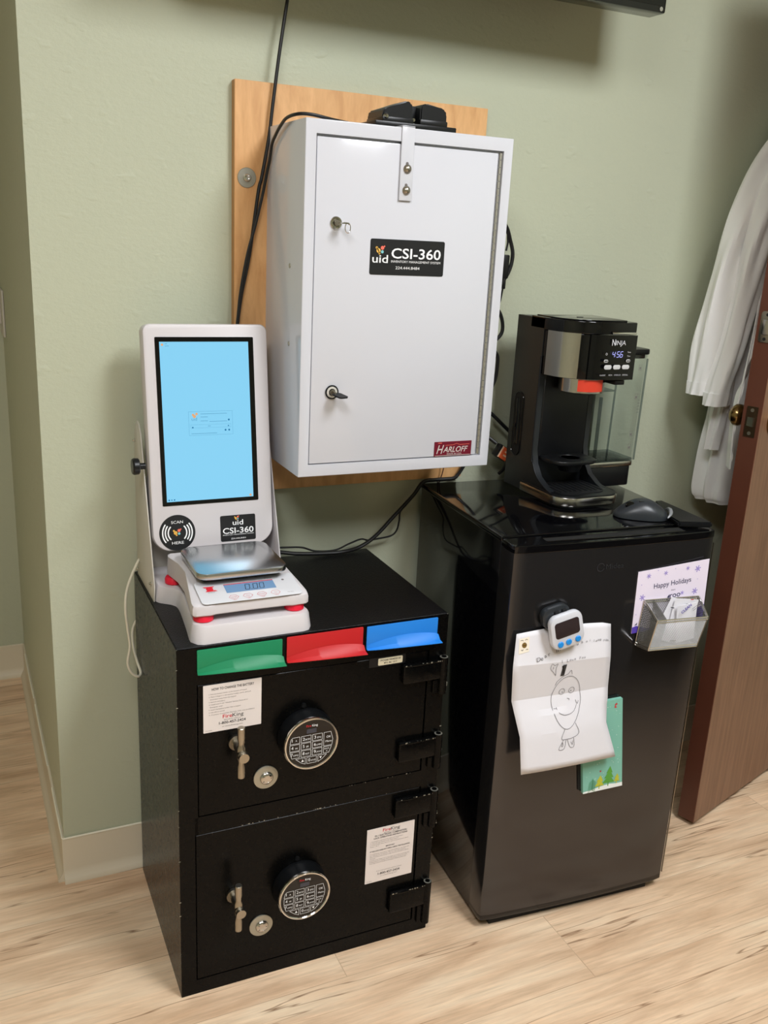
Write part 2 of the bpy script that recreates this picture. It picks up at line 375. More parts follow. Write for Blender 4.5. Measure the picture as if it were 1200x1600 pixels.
# cove base with its toe and a bead of caulk on top
def cove(name, p, q, n):
    """p->q along the wall, n = outward normal (2-D)"""
    prof = [(0, 0), (.0165, 0), (.0165, .004), (.012, .012), (.0065, .021), (.005, .03), (.005, .104), (.003, .106), (0, .106)]
    bm = NB(); R = []
    for (x, y) in (p, q): R.append([bm.verts.new((x+n[0]*a, y+n[1]*a, z)) for a, z in prof])
    skin(bm, R); return bm
struct('baseboard_back', cove('b', (WX-.004, 0), (RX, 0), (0, -1)), M_base)
struct('baseboard_left', cove('b', (WX, -.004), (WX, WD), (-1, 0)), M_base)
struct('baseboard_far', cove('b', (LX, WD), (WX, WD), (0, -1)), M_base)
cb = NB(); tube(cb, [(WX-.004, -.0045, .1065), (.4, -.0045, .1062), (1.2, -.0045, .1066), (RX-.01, -.0045, .1062)], .0022, 6)
struct('trim_1', cb, M_caulk)
cb = NB()
for a, b in ((.0, .20), (.30, .62), (.66, .95)): tube(cb, [(WX-.004, a, .1065), (WX-.0045, (a+b)/2, .1068), (WX-.004, b, .1062)], .002, 6)
struct('trim_2', cb, M_caulk)
# light fittings (seen only in reflections)
for i, (lx, ly, lw, ll, P) in enumerate(LIGHTS):
    t = thing('ceiling_light', ['flat white ceiling light above the right side of the room', 'flat white ceiling light above the left side of the room'][i], 'ceiling light', (lx, ly, CEIL), group='ceiling lights')
    b = NB()
    for a in ((-lw/2-.025, -lw/2, -ll/2-.025, ll/2+.025), (lw/2, lw/2+.025, -ll/2-.025, ll/2+.025), (-lw/2, lw/2, -ll/2-.025, -ll/2), (-lw/2, lw/2, ll/2, ll/2+.025)): box(b, *a, -.02, 0)
    obj('frame', b, M_white, t)
    obj('diffuser', box(NB(), -lw/2, lw/2, -ll/2, ll/2, -.012, -.002), M_lightpanel, t)

# light switch plate on the left return wall
t = thing('switch_plate', 'cream light switch plate on the shaded left wall', 'light switch', (WX, .98, 1.12))
obj('plate', softpris(NB(), rrect(-.09, .035, -.062, .062, .004), 'x', -.0005, -.006, .0015), M_offwhite, t)
obj('rocker', softpris(NB(), rrect(-.02, .012, -.033, .033, .002), 'x', -.006, -.010, .001), M_offwhite, t)

# ================================================================ DOOR (open, at the right)
DA = math.radians(17.5)
dr = bpy.data.objects.new('door_1', None); COL.objects.link(dr); dr['kind'] = 'structure'
dr.location = (1.4215, -0.3495, 0); dr.rotation_euler = (0, 0, DA)
# local: x along the leaf from latch edge to hinge, y from room face (0) towards the wall (.044)
obj('door_leaf', box(NB(), .0012, .90, 0, .044, .012, 2.04, .0008, 1), M_doorface, dr)
obj('door_edge', box(NB(), -.0006, .0014, .0006, .0434, .0125, 2.0395, .0004, 1), M_dooredge, dr, 'dark reddish stained latch edge')
b = NB(); box(b, -.0018, 0, .009, .034, .985, 1.052)
obj('latch_plate', b, M_bronze, dr)
b = NB(); pris(b, [(-.010, .013), (-.0018, .013), (-.0018, .030), (-.003, .030)], 'z', 1.009, 1.028); obj('latch_bolt', b, M_nickel, dr)
for z in (.993, 1.044): obj('screw', cyl(NB(), (-.0016, .0215, z), (-.0028, .0215, z), .004, n=14), M_nickel, dr)
obj('deadbolt_plate', softpris(NB(), rrect(.008, .036, 1.19, 1.255, .006), 'x', 0, -.002, .0005), M_nickel, dr)
b = NB(); softpris(b, rrect(.013, .031, 1.206, 1.238, .004), 'x', -.002, -.004, .0006); obj('deadbolt', b, M_steel, dr)
for z in (1.197, 1.248): obj('screw', cyl(NB(), (-.0016, .022, z), (-.0028, .022, z), .0035, n=14), M_dark, dr)
# knob on the wall side of the leaf
b = NB(); lathe(b, (.06, .044, 1.018), (0, 1, 0), [(.030, 0), (.030, .004), (.024, .008), (.012, .011), (.011, .020), (.019, .026), (.0245, .034), (.0245, .044), (.018, .052), (.0, .055)]); obj('door_knob', b, M_brass, dr)
b = NB(); lathe(b, (.06, 0, 1.018), (0, -1, 0), [(.030, 0), (.030, .004), (.024, .008), (.012, .011), (.011, .020), (.019, .026), (.0245, .034), (.0245, .044), (.018, .052), (.0, .055)]); obj('door_knob', b, M_brass, dr)
for z in (.25, 1.05, 1.85): obj('hinge', cyl(NB(), (.905, .047, z-.05), (.905, .047, z+.05), .007), M_nickel, dr)

# ================================================================ SAFE
SX, SY, SR = .135, -.411, -.00755
SW, SD, SH = .5055, .3867, .7022
sf = thing('safe', 'black two-door steel safe standing on the floor under the touch screen terminal', 'safe', (SX, SY, 0), SR)
b = NB()
dU = (.0335, .4700, .3785, .6345); dL = (.0280, .4720, .0305, .3430); rc = .012
box(b, 0, SW, rc, SD, 0.0, SH)                                            # core
for a in ((0, dU[0]), (dU[1], SW)): box(b, a[0], a[1], 0, rc, dL[3], SH)
for a in ((0, dL[0]), (dL[1], SW)): box(b, a[0], a[1], 0, rc, 0, dL[3])
box(b, dU[0], dU[1], 0, rc, dU[3], SH); box(b, dL[0], dU[1], 0, rc, dL[3], dU[2]); box(b, dL[0], dL[1], 0, rc, 0, dL[2])
obj('body', b, M_safe, sf)
obj('top_plate', box(NB(), .002, SW-.002, .002, SD-.002, SH, SH+.0012, .0005, 1), M_safetop, sf, 'rough textured top skin')
b = NB()
def chips(b, pts, s=.0016):
    for (x, y, z) in pts:
        bmesh.ops.create_icosphere(b, subdivisions=1, radius=s*random.uniform(.4, 1), matrix=Matrix.Translation((x, y, z)) @ Matrix.Diagonal((random.uniform(.7, 2.6), .4, random.uniform(.6, 1.3), 1)))
cp = [(SW-.002, .001, SH), (.001, .002, SH), (SW, .006, SH-.003)]
cp += [(random.uniform(.1, .46), 0, .3435) for _ in range(16)] + [(.26+random.uniform(-.012, .012), 0, .3432) for _ in range(6)]
cp += [(random.uniform(.3, .47), 0, .3782) for _ in range(9)] + [(SW, 0, random.uniform(.02, .68)) for _ in range(12)] + [(0, 0, random.uniform(.02, .68)) for _ in range(10)]
chips(b, cp, .0011); o = obj('paint_chips', b, M_zinc, sf, 'bare metal chips along the edges'); o['kind'] = 'stuff'
def safe_door(d, hz, kz, kx, hx, lz, lx, hinges):
    g = .0016
    dd = obj('door', box(NB(), d[0]+g, d[1]-g-.001, .0004, rc-.001, d[2]+g, d[3]-g, .0006, 1), M_safe, sf)
    # T handle
    h = NB(); cyl(h, (hx+.0015, .0, hz), (hx+.0015, -.006, hz), .014); cyl(h, (hx, -.006, hz), (hx, -.046, hz), .0075)
    lathe(h, (hx, -.038, hz-.048), (0, 0, 1), [(.0058, 0), (.0066, .001), (.0066, .020), (.0052, .027), (.0052, .033), (.0075, .038), (.0075, .058), (.0052, .063), (.0052, .068), (.0066, .075), (.0066, .095), (.0058, .096)], 24)
    cyl(h, (hx+.0015, -.040, hz-.004), (hx+.0015, -.0525, hz-.004), .0093, .0088)
    obj('handle', h, M_nickel, sf, 'satin T handle')
    # key override plug
    p = NB(); lathe(p, (lx, 0, lz), (0, -1, 0), [(.0225, 0), (.0225, .002), (.0212, .0026), (.0125, .0028)]); obj('lock_washer', p, M_zinc, sf)
    p = NB(); lathe(p, (lx+.001, -.0026, lz-.001), (0, -1, 0), [(.0125, 0), (.0122, .002), (.0102, .0042), (.006, .0052), (.0, .0053)], 20)
    for k in range(5): a = k*1.26; cyl(p, (lx+.001+.0075*math.cos(a), -.0055, lz-.001+.0075*math.sin(a)), (lx+.001+.0075*math.cos(a), -.0085, lz-.001+.0075*math.sin(a)), .0022, .001, 8)
    obj('lock_plug', p, M_steel, sf)
    # electronic keypad
    q = NB(); lathe(q, (kx, 0, kz), (0, -1, 0), [(.051, 0), (.052, .004), (.051, .012), (.0495, .030)], 56)
    cyl(q, (kx-.004, -.0002, kz+.0585), (kx-.004, -.004, kz+.0585), .0042, n=16)
    kp = obj('keypad', q, M_blkp, sf, 'round electronic keypad lock')
    q = NB(); lathe(q, (kx, -.0300, kz), (0, -1, 0), [(.0495, 0), (.0512, .002), (.0512, .0055), (.0495, .008), (.0474, .0082), (.0462, .0064)], 64, cap1=False); obj('bezel_ring', q, M_chrome, kp)
    q = NB(); cyl(q, (kx, -.031, kz), (kx, -.0358, kz), .0458, n=56); obj('keypad_face', q, M_glassblk, kp)
    y = -.0361
    obj('display', flat(NB(), [(kx-.0095, kz+.021), (kx+.0085, kz+.021), (kx+.0085, kz+.0295), (kx-.0095, kz+.0295)], y), mat('dull_lcd', (58, 60, 70), .3), kp)
    tobj('logo_text', [T('Fire', kx-.0105, kz+.0335, .0042, y, bold=.008)], M_redink, kp); tobj('logo_text', [T('King', kx+.0002, kz+.0335, .0042, y, bold=.008)], M_whiteink, kp)
    def key(poly, lines):
        b = NB(); cx = sum(p[0] for p in poly)/len(poly); cz = sum(p[1] for p in poly)/len(poly)
        stroke(b, [(kx+p[0], kz+p[1]) for p in poly+[poly[0]]], .0006, y)
        for (s, dx, dz, hh) in lines: text(b, s, kx+cx+dx, kz+cz+dz, hh, y, align='C', bold=.0)
        return obj('key', b, M_whiteink, kp, flatshade=True, keep=True)
    xs = (-.0402, -.0192, .0018); wv = .0180; rows = (.0172, .0029, -.0114); hh = .0124
    labs = [[('1', 'A'), ('2', 'BCD'), ('3', 'EFG')], [('4', 'HI'), ('5', 'IJK'), ('6', 'LMN')], [('7', 'OPQ'), ('8', 'RST'), ('9', 'UVW')]]
    for r in range(3):
        for c in range(3):
            x0, x1, z1, z0 = xs[c], xs[c]+wv, rows[r], rows[r]-hh
            P = [(x0, z0), (x1, z0), (x1, z1), (x0, z1)]
            if (r, c) == (0, 0): P = [(x0, z0), (x1, z0), (x1, z1), (x0+.005, z1), (x0+.002, z1-.003)]
            if (r, c) == (2, 0): P = [(x0+.004, z0), (x1, z0), (x1, z1), (x0, z1), (x0+.001, z1-.003)]
            key(P, [(labs[r][c][0], -.0044, -.0026, .0060), (labs[r][c][1], .0030, -.0026, .0032)])
    key([(.0228, -.0095), (.0385, -.0095), (.0400, .002), (.0360, .0172), (.0228, .0172)], [('OK', 0, .0022, .0042), ('Menu', 0, -.0062, .0038)])
    key([(.0228, -.0238), (.0330, -.0238), (.0378, -.0114), (.0228, -.0114)], [('BACK', 0, .0008, .0026), ('<', 0, -.0045, .0038)])
    key([(-.0290, -.0262), (-.0110, -.0262), (-.0110, -.0390), (-.0190, -.0350)], [])
    key([(-.0080, -.0386), (.0098, -.0386), (.0098, -.0262), (-.0080, -.0262)], [('0', -.0044, -.0026, .0060), ('XYZ', .003, -.0026, .0032)])
    key([(.0128, -.0386), (.0128, -.0262), (.0290, -.0262), (.0200, -.0350)], [])
    obj('up_arrow', flat(NB(), [(kx-.0185, kz-.0335), (kx-.0135, kz-.0335), (kx-.0160, kz-.0285)], y), M_whiteink, kp, flatshade=True)
    obj('down_arrow', flat(NB(), [(kx+.0152, kz-.0290), (kx+.0202, kz-.0290), (kx+.0177, kz-.0335)], y), M_whiteink, kp, flatshade=True)
    for (z1, z0, kz0) in hinges:
        q = NB(); xr = SW-.007
        softpris(q, rrect(.414, xr, z0, z1, .004), 'y', .0, -.0105, .002)
        tube(q, [(.416, -.0085, z1-.0015), (.44, -.0112, z1-.0015), (.47, -.0095, z1-.0015), (xr, -.0095, z1-.0015)], .0022, 8)
        cyl(q, (xr, -.0065, kz0), (xr, -.0065, z1+.0045), .0082); cyl(q, (xr, -.0065, z1+.0045), (xr, -.0065, z1+.0062), .005, n=14)
        box(q, xr-.018, xr, -.0055, .0, kz0, z0-.004, .001, 1)
        hg = obj('hinge', q, M_safe, sf)
        c = NB(); lathe(c, (xr, -.0065, z1+.0045), (0, 0, 1), [(.0072, 0), (.0078, .0007), (.0052, .0009)], 20)
        obj('pin_cap', c, M_zinc, hg); c = NB()
        chips(c, [(random.uniform(.417, xr), -.0118, z1-.0005) for _ in range(14)]+[(xr+.0078, -.008, random.uniform(kz0, z1)) for _ in range(6)], .0015)
        obj('worn_edge', c, M_zinc, hg, 'bare metal showing through worn paint')['kind'] = 'stuff'
    return dd
safe_door(dU, .5155, .5065, .2275, .0995, .4335, .1555, [(.6145, .5765, .545), (.4530, .4120, .3850)])
safe_door(dL, .2005, .1880, .2230, .0960, .1165, .1503, [(.3300, .2880, .2520), (.1165, .0690, .0230)])
# stickers
def sheet(name, x0, x1, z0, z1, y, m, par, label=None, th=.0006, r=.0008):
    return obj(name, pris(NB(), rrect(x0, x1, z0, z1, r, 3), 'y', y, y-th), m, par, label)
st = sheet('instruction_sticker', .0440, .1458, .5420, .6312, 0, M_sticker, sf, 'white battery change sticker')
y = -.0009
tobj('printed_heading', [T('HOW TO CHANGE THE BATTERY', .0955, .6205, .0046, y, width=.074, align='C', bold=.012), T('1-800-457-2424', .0945, .5545, .0048, y, width=.047, align='C', bold=.012)], M_ink, st)
ln = ['1. Find the battery holder at the bottom of keypad', '2. Place 2 fingers in the battery holder, pinch, and pull', '    downward away from the keypad', '3. Remove old battery', '4. Install new 9 volt "Alkaline" battery Duracell or', '    Energizer only!', '5. Insert the battery holder fully in keypad', '6. Use safe as normal', '7. Contact Customer Service with any problems']
wd = [.066, .073, .045, .028, .068, .022, .055, .027, .080]
tobj('printed_text', [T(s, .0535+(.002 if s[0] == ' ' else 0), .6128-i*.00485, .0020, y, width=wd[i]) for i, s in enumerate(ln)] + [T('SECURITY GROUP', .0945, .5612, .0019, y, width=.03, align='C'), T('or www.fireking.com', .0945, .5488, .0022, y, width=.036, align='C'), T('P/N 101996', .0478, .5448, .0016, y)], M_inkgrey, st)
tobj('logo_text', [T('Fire', .0775, .5655, .0068, y, width=.0165, bold=.008)], M_redink, st); tobj('logo_text', [T('King', .0945, .5655, .0068, y, width=.0195, bold=.0)], M_ink, st)
st = sheet('instruction_sticker', .3612, .4630, .1468, .2702, 0, M_sticker, sf, 'white combination lock instruction sticker')
tobj('printed_heading', [T('FX-1 ELECTRONIC COMBINATION', .412, .2515, .0034, y, width=.068, align='C', bold=.012), T('LOCK OPERATING INSTRUCTIONS', .412, .2462, .0034, y, width=.072, align='C', bold=.012), T('IMPORTANT', .412, .2238, .0026, y, width=.019, align='C', bold=.012), T('IF THE LOCK DOES NOT OPEN, CHECK THE FOLLOWING', .412, .2175, .0030, y, width=.086, align='C', bold=.012), T('1-800-457-2424', .412, .1622, .0048, y, width=.047, align='C', bold=.012)], M_ink, st)
ln = ['1. Combination code must be 6 digits and 1 beep follow', '2. Turn the safe handle to the open position', '3. If this handle does not turn, wait 10 seconds and repeat', '    Steps 1 & 2', 'If combination entered is valid and confirms, the lock will', 'not operate for 5 minutes. This is a security measure.', 'After 5 minutes the correct code must be entered to unlock', 'the lock', 'If there is no "beep" or a very light tone when pressing the', 'Keypad buttons, replace the 9 volt battery inside the lock.', 'Use only fresh Duracell or Energizer Alkaline batteries.', 'If you need additional assistance contact']
zz = [.2405, .2368, .2330, .2292, .2120, .2085, .2050, .2015, .1975, .1940, .1905, .1705]; wd = [.070, .060, .082, .018, .084, .078, .084, .012, .086, .082, .080, .055]
tobj('printed_text', [T(s, .3690 if i < 11 else .385, zz[i], .0018, y, width=wd[i]) for i, s in enumerate(ln)] + [T('SECURITY GROUP', .412, .2562, .0018, y, width=.03, align='C'), T('or www.fireking.com', .412, .1575, .0022, y, width=.036, align='C'), T('P/N 100994', .3650, .1498, .0016, y)], M_inkgrey, st)
tobj('logo_text', [T('Fire', .3945, .2598, .0068, y, width=.0165, bold=.008)], M_redink, st); tobj('logo_text', [T('King', .4115, .2598, .0068, y, width=.0195, bold=.0)], M_ink, st)
pl = sheet('serial_plate', .3480, .4210, .6165, .6345, 0, M_blkp, sf)
sheet('serial_label', .3655, .4145, .6188, .6325, -.0007, M_beige, pl, r=.002)
tobj('serial_text', [T('PO2819045018', .390, .6268, .0036, -.0016, width=.040, align='C', bold=.008), T('MFG. Mar. 2019', .390, .6215, .0030, -.0016, width=.026, align='C', bold=.008)], M_ink, pl)

# ================================================================ THREE COLOURED TRAYS on the safe front
def tray(x0, x1, z0, z1, m, label):
    t = thing('card_tray', label, 'tray', (SX+x0*math.cos(SR), SY+x0*math.sin(SR), z0), SR, 'coloured card trays on the safe front')
    W = x1-x0; H = z1-z0
    bk = softpris(NB(), rrect(0, W, .004, H, .002), 'y', -.0006, -.0030, .0006); obj('back_plate', bk, m, t)
    b = NB(); n = 28; out = []; inn = []
    for i in range(n+1):
        u = i/n; x = u*(W+.002)
        top = .011+.0125*math.sin(PI*min(u*1.02, 1)**.8)**.8 if 0 < u < 1 else .011
        top = .0085+.0135*math.sin(PI*(.05+.80*u)); lean = -.008-.014*u**.7
        if i == n: top -= .002
        out.append([(x, -.0028, top), (x, -.0036, top+.0006), (x, lean*.55, top*.42), (x, lean, .0042), (x, lean-.0003, .0030), (x, lean+.0010, .0026), (x, lean*.5, top*.25), (x, -.0028, top-.004)])
    R = [[b.verts.new(p) for p in r] for r in out]; skin(b, R); obj('lip', b, m, t)
    return t
tray(.0338, .1815, .6535, .6990, M_green, 'green plastic tray stuck along the top left of the safe front')
tray(.1895, .3325, .6520, .7005, M_red, 'red plastic tray stuck to the safe front between green and blue ones')
tray(.3395, .4825, .6530, .6995, M_blue, 'blue plastic tray stuck along the top right of the safe front')

# ================================================================ TOUCH SCREEN TERMINAL (kiosk)
KZ = SH+.0014
ks = thing('kiosk_terminal', 'white touch screen terminal with a lit blue display standing on the safe', 'terminal', (.265, -.2, KZ))
# local x = world - .265 ; y = world + .2 ; z = world - KZ
lx = lambda x: x-.265
ly = lambda y: y+.2
b = NB()                                                                   # moulded base with a waisted outline
def baseline(k):
    pts = []
    L = [(-.119, .16), (-.119, .005), (-.112-.0, -.006), (-.094, -.022), (-.088, -.045), (-.094, -.12), (-.1005, -.178)]
    L = [(x+k, y) for x, y in L]
    cor = [(-.1005+k, -.188+k*.3), (-.092+k, -.202+k), (-.082+k, -.206+k)]
    lft = L+cor
    cur = [Vector((p[0], p[1], 0)) for p in lft[1:-3]]; cur = catmull([tuple(v) for v in cur], 6)
    lp = [lft[0]]+[(v.x, v.y) for v in cur]+lft[-3:]
    R = [(-x+.012*(1 if y < -.1 else max(0, min(1, -(y)/.1))), y) for x, y in reversed(lp)]
    return lp+R
bl = baseline(0); bt = baseline(.004); bi = baseline(.0085)
rings_ = [[b.verts.new((x, y, 0)) for x, y in bl], [b.verts.new((x, y, .027)) for x, y in bt], [b.verts.new((x, y, .031)) for x, y in baseline(.006)], [b.verts.new((x, y, .0315)) for x, y in bi]]
skin(b, rings_); obj('base', b, M_whitep, ks)
for s, x in ((-1, -.1215), (1, .1215)):                                    # side brackets
    poly = [(.160, -.0005), (.004, -.0005), (-.002, .030), (.088, .276), (.096, .296), (.110, .311), (.126, .314), (.142, .305), (.152, .288), (.160, .255)]
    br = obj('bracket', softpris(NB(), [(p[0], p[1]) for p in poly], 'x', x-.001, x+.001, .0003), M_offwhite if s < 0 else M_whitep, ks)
    for (yy, zz_) in ((.168-.003, .0125), (.022, .030), (.150, .272)):
        q = NB(); yy = min(yy, .150); lathe(q, (x+s*.001, yy, zz_), (s, 0, 0), [(.0042, 0), (.0042, .0012), (.0026, .0022), (.0024, .0042), (.0015, .005)], 16); obj('screw', q, M_chrome, ks)
q = NB(); cyl(q, (-.1225, .054, .245), (-.133, .054, .245), .006, n=16)
lathe(q, (-.133, .054, .245), (-1, 0, 0), [(.0125, 0), (.0150, .002), (.0155, .010), (.0135, .013), (.0, .0135)], 12); obj('tilt_knob', q, M_blkp, ks)
q = NB(); box(q, -.121, .121, .10, .158, 0.0, .20, .004); obj('column', q, M_offwhite, ks)
# monitor (tilted)
TH = math.radians(8.4)
q = NB(); MW0, MW1 = -.115, .1155
softpris(q, rrect(MW0, MW1, 0, .415, [.014, .014, .034, .034], 8), 'y', 0, .036, .0045)
mon = obj('monitor', q, M_whitep, ks); mon.location = (0, .032, .0845); mon.rotation_euler = (-TH, 0, 0)
q = NB(); box(q, -.095, .09, .035, .052, .07, .36, .006); obj('rear_cover', q, M_offwhite, mon)
q = NB(); box(q, -.10, -.03, .05, .085, .12, .30, .01); obj('power_brick', q, M_blkp, mon)
sx0, sx1, sz0, sz1 = -.0945, .0875, .0855, .3915
obj('screen_glass', pris(NB(), rrect(sx0, sx1, sz0, sz1, .0015, 2), 'y', .001, -.0012), M_glassblk, mon, 'black glass border')
a0, a1, c0, c1 = sx0+.0078, sx1-.0098, sz0+.0072, sz1-.0085
obj('display', flat(NB(), [(a0, c0), (a1, c0), (a1, c1), (a0, c1)], -.0015), M_screen, mon, 'lit pale blue display')
dw, dh = a1-a0, c1-c0
D = lambda u, v: (a0+u*dw, c0+v*dh)
q = NB(); yy = -.0019
def drect(q, u0, v0, u1, v1, wdt=.0004): P = [D(u0, v0), D(u1, v0), D(u1, v1), D(u0, v1), D(u0, v0)]; stroke(q, P, wdt, yy)
drect(q, .285, .415, .785, .565); drect(q, .305, .462, .765, .482, .0003)
for (u0, u1, v) in ((.42, .72, .549), (.42, .50, .530), (.42, .50, .505), (.52, .72, .500), (.31, .60, .426), (.50, .53, .472)): stroke(q, [D(u0, v), D(u1, v)], .0009, yy)
text(q, 'uid', *D(.318, .508), .0062, yy, bold=.0)
obj('window_lines', q, M_scrline, mon, flatshade=True, keep=True)
q = NB()
for (u, v, r) in ((.742, .508, .0018), (.735, .470, .0012), (.327, .465, .0015), (.70, .443, .0018), (.742, .443, .0018), (.025, .012, .0015), (.055, .012, .0012), (.085, .012, .0014)):
    p = D(u, v); flat(q, circ(p[0], p[1], r, 14), yy-.0002)
text(q, 'uid', *D(.06, .985), .0022, yy); text(q, 'System', *D(.06, .972), .0018, yy)
obj('screen_icons', q, M_scrdark, mon, flatshade=True, keep=True)
q = NB()
for (u, v, r) in ((.335, .545, .0022), (.35, .535, .0030), (.375, .55, .0024), (.03, .982, .0022), (.965, .012, .0022)): p = D(u, v); flat(q, circ(p[0], p[1], r, 14), yy-.0003)
obj('screen_icons', q, M_scrorange, mon, flatshade=True)
# SCAN HERE disc
sc = obj('scan_sticker', pris(NB(), circ(-.070, .0345, .0335, 48), 'y', .0005, -.0007), M_labblk, mon, 'round black scan sticker')
q = NB(); yy = -.0012
for r in (.0275, .0225, .0172):
    arcband(q, -.070, .0345, r-.0012, r+.0012, 142 if r > .02 else 135, 218 if r > .02 else 225, yy); arcband(q, -.070, .0345, r-.0012, r+.0012, -38 if r > .02 else -45, 38 if r > .02 else 45, yy)
text(q, 'SCAN', -.070, .0520, .0052, yy, width=.022, align='C', bold=.0); text(q, 'HERE', -.070, .0132, .0052, yy, width=.022, align='C', bold=.0)
obj('scan_print', q, M_whiteink, mon, flatshade=True, keep=True)
def mol(px, pz, s, yy, par):
    for m, L in ((M_yellow, [(0, 0, 1.0), (-.9, 1.2, .55), (.5, -1.3, .45)]), (M_coral, [(1.9, 1.2, .85), (2.9, 1.9, .35)]), (M_teal, [(1.9, -.5, .7)])):
        q = NB()
        for (dx, dz, r) in L: flat(q, circ(px+dx*s, pz+dz*s, r*s, 16), yy)
        if m is M_yellow: stroke(q, [(px, pz), (px-.9*s, pz+1.2*s)], s*.5, yy); stroke(q, [(px, pz), (px+.5*s, pz-1.3*s)], s*.4, yy)
        obj('logo_dots', q, m, par, flatshade=True)
mol(-.0735, .0345, .0034, -.00125, mon)
lb = obj('model_sticker', pris(NB(), rrect(.0115, .0800, .0095, .0590, .003, 4), 'y', .0005, -.0007), M_labblk, mon, 'black rectangular sticker')
q = NB(); text(q, 'uid', .0455, .0402, .0098, -.0012, width=.0205, align='C', bold=.008); text(q, 'CSI-360', .0457, .0245, .0108, -.0012, width=.060, align='C', bold=.0125)
text(q, 'INVENTORY MANAGEMENT SYSTEM', .0457, .0208, .0021, -.0012, width=.060, align='C', bold=.0); text(q, '224.444.8484', .0457, .0128, .0030, -.0012, width=.029, align='C')
obj('sticker_text', q, M_whiteink, mon, flatshade=True, keep=True); mol(.0415, .0530, .0021, -.00125, mon)

# ================================================================ SCALE on the kiosk base
BZ = KZ+.0318
scl = thing('digital_scale', 'white digital bench scale with steel pan and red feet before the screen', 'scale', (.268, -.29, BZ))
q = NB()                                                                   # body, sloping to the front
def outl(k):
    h = [(-.095+k, .118), (-.097+k, .105), (-.0885+k, .060), (-.088+k, .01), (-.097+k, -.06), (-.1005+k, -.088), (-.0995+k, -.098), (-.094+k, -.1025+k), (-.070, -.104+k), (-.060, -.101+k), (0, -.0995+k)]
    return h+[(-x+.004, y_) for x, y_ in reversed(h[:-1])]
def topz(y_): return .0325+.022*min(1, max(0, (y_+.10)/.10)) if y_ < 0 else .0545-.004*(y_/.118)
def ringz(k, f): return [q.verts.new((x, y_, f(y_))) for x, y_ in outl(k)]
skin(q, [ringz(.004, lambda y_: .012), ringz(0, lambda y_: .015), ringz(0, lambda y_: topz(y_)*.0+.026), ringz(.0015, lambda y_: topz(y_)-.002), ringz(.006, lambda y_: topz(y_))])
obj('body', q, M_whitep, scl)
for (x, y_) in ((-.078, -.083), (.083, -.083), (-.086, .10), (.086, .10)):
    q = NB(); lathe(q, (x, y_, 0), (0, 0, 1), [(.0150, 0), (.0172, .001), (.0172, .0085), (.0150, .0125)], 36); obj('foot', q, M_rednub, scl, 'red levelling foot')
pz = .0595
q = NB(); box(q, -.070, .070, -.045, .08, .050, pz+.001, .004); obj('pan_support', q, M_blkmat, scl)
q = NB(); softpris(q, rrect(-.0805, .0805, -.062, .088, [.022]*4, 8), 'z', pz, pz+.0115, .0022); obj('pan', q, M_steelh, scl, 'brushed steel weighing pan')
# front slope panel: local frame on the slope
sl = math.atan2(.022, .10)
def sp(o):
    o.rotation_euler = (sl-PI/2*0, 0, 0); return o
MS = Matrix.Translation((.004, -.1075, .0331)) @ Matrix.Rotation(sl, 4, 'X') @ Matrix.Rotation(-PI/2, 4, 'X')   # (x, -eps, z) -> panel
def onpanel(bm): bmesh.ops.transform(bm, matrix=MS, verts=bm.verts); return bm
q = onpanel(softpris(NB(), rrect(-.088, .088, .004, .072, .008), 'y', 0, -.0006, .0003)); obj('keypad_membrane', q, mat('membrane_grey', (208, 208, 211), .35), scl)
q = onpanel(flat(NB(), [(-.040, .030), (.048, .030), (.048, .054), (-.040, .054)], -.0010)); obj('display', q, M_lcd, scl, 'lit blue liquid crystal readout')
q = onpanel(flat(NB(), [(-.040, .054), (.048, .054), (.048, .0560), (-.040, .0560)], -.0010)); obj('red_stripe', q, M_redink, scl)
q = NB()
def seg7(q, ch, x, z, h, w_, t_, y_):
    on = {'0': 'abcdef', '4': 'bcfg', '5': 'acdfg', '6': 'acdefg'}[ch]; s = .18*h
    P = {'a': ((0, h), (w_, h)), 'b': ((w_, h/2), (w_, h)), 'c': ((w_, 0), (w_, h/2)), 'd': ((0, 0), (w_, 0)), 'e': ((0, 0), (0, h/2)), 'f': ((0, h/2), (0, h)), 'g': ((0, h/2), (w_, h/2))}
    for k in on:
        (ax, az), (bx, bz) = P[k]; dx = (bx-ax); dz = bz-az; L = math.hypot(dx, dz); g = t_*.6/L
        stroke(q, [(x+(ax+dx*g)+s*(az+dz*g)/h, z+az+dz*g), (x+(ax+dx*(1-g))+s*(az+dz*(1-g))/h, z+az+dz*(1-g))], t_, y_)
for i, c in enumerate('000'): seg7(q, c, -.006+i*.0115+(.0025 if i else 0), .034, .0155, .0075, .0013, -.0013)
stroke(q, [(.0043, .0342), (.0058, .0342)], .0014, -.0013)
obj('readout_digits', onpanel(q), M_lcdseg, scl, flatshade=True, keep=True)
q = NB()
for i, s in enumerate(('On/Off', 'Print', 'Function', 'Tare')):
    x = -.040+i*.0245; stroke(q, [(x, .0165), (x+.004, .022), (x+.013, .022), (x+.017, .0165), (x+.013, .0115), (x+.004, .0115), (x, .0165)], .0005, -.0009); text(q, s, x+.0085, .0155, .0022, -.0009, align='C'); text(q, ['Zero', 'Unit', 'Mode', 'Menu'][i], x+.0085, .0075, .0020, -.0009, align='C')
flat(q, circ(-.0655, .047, .0062, 20), -.0009)
flat(q, [(-.0765, .0545), (-.0560, .0545), (-.0590, .0512), (-.0735, .0512)], -.0010); flat(q, [(-.0745, .0395), (-.0530, .0395), (-.0570, .0428), (-.0715, .0428)], -.0010)
obj('key_print', onpanel(q), M_redink, scl, flatshade=True, keep=True)
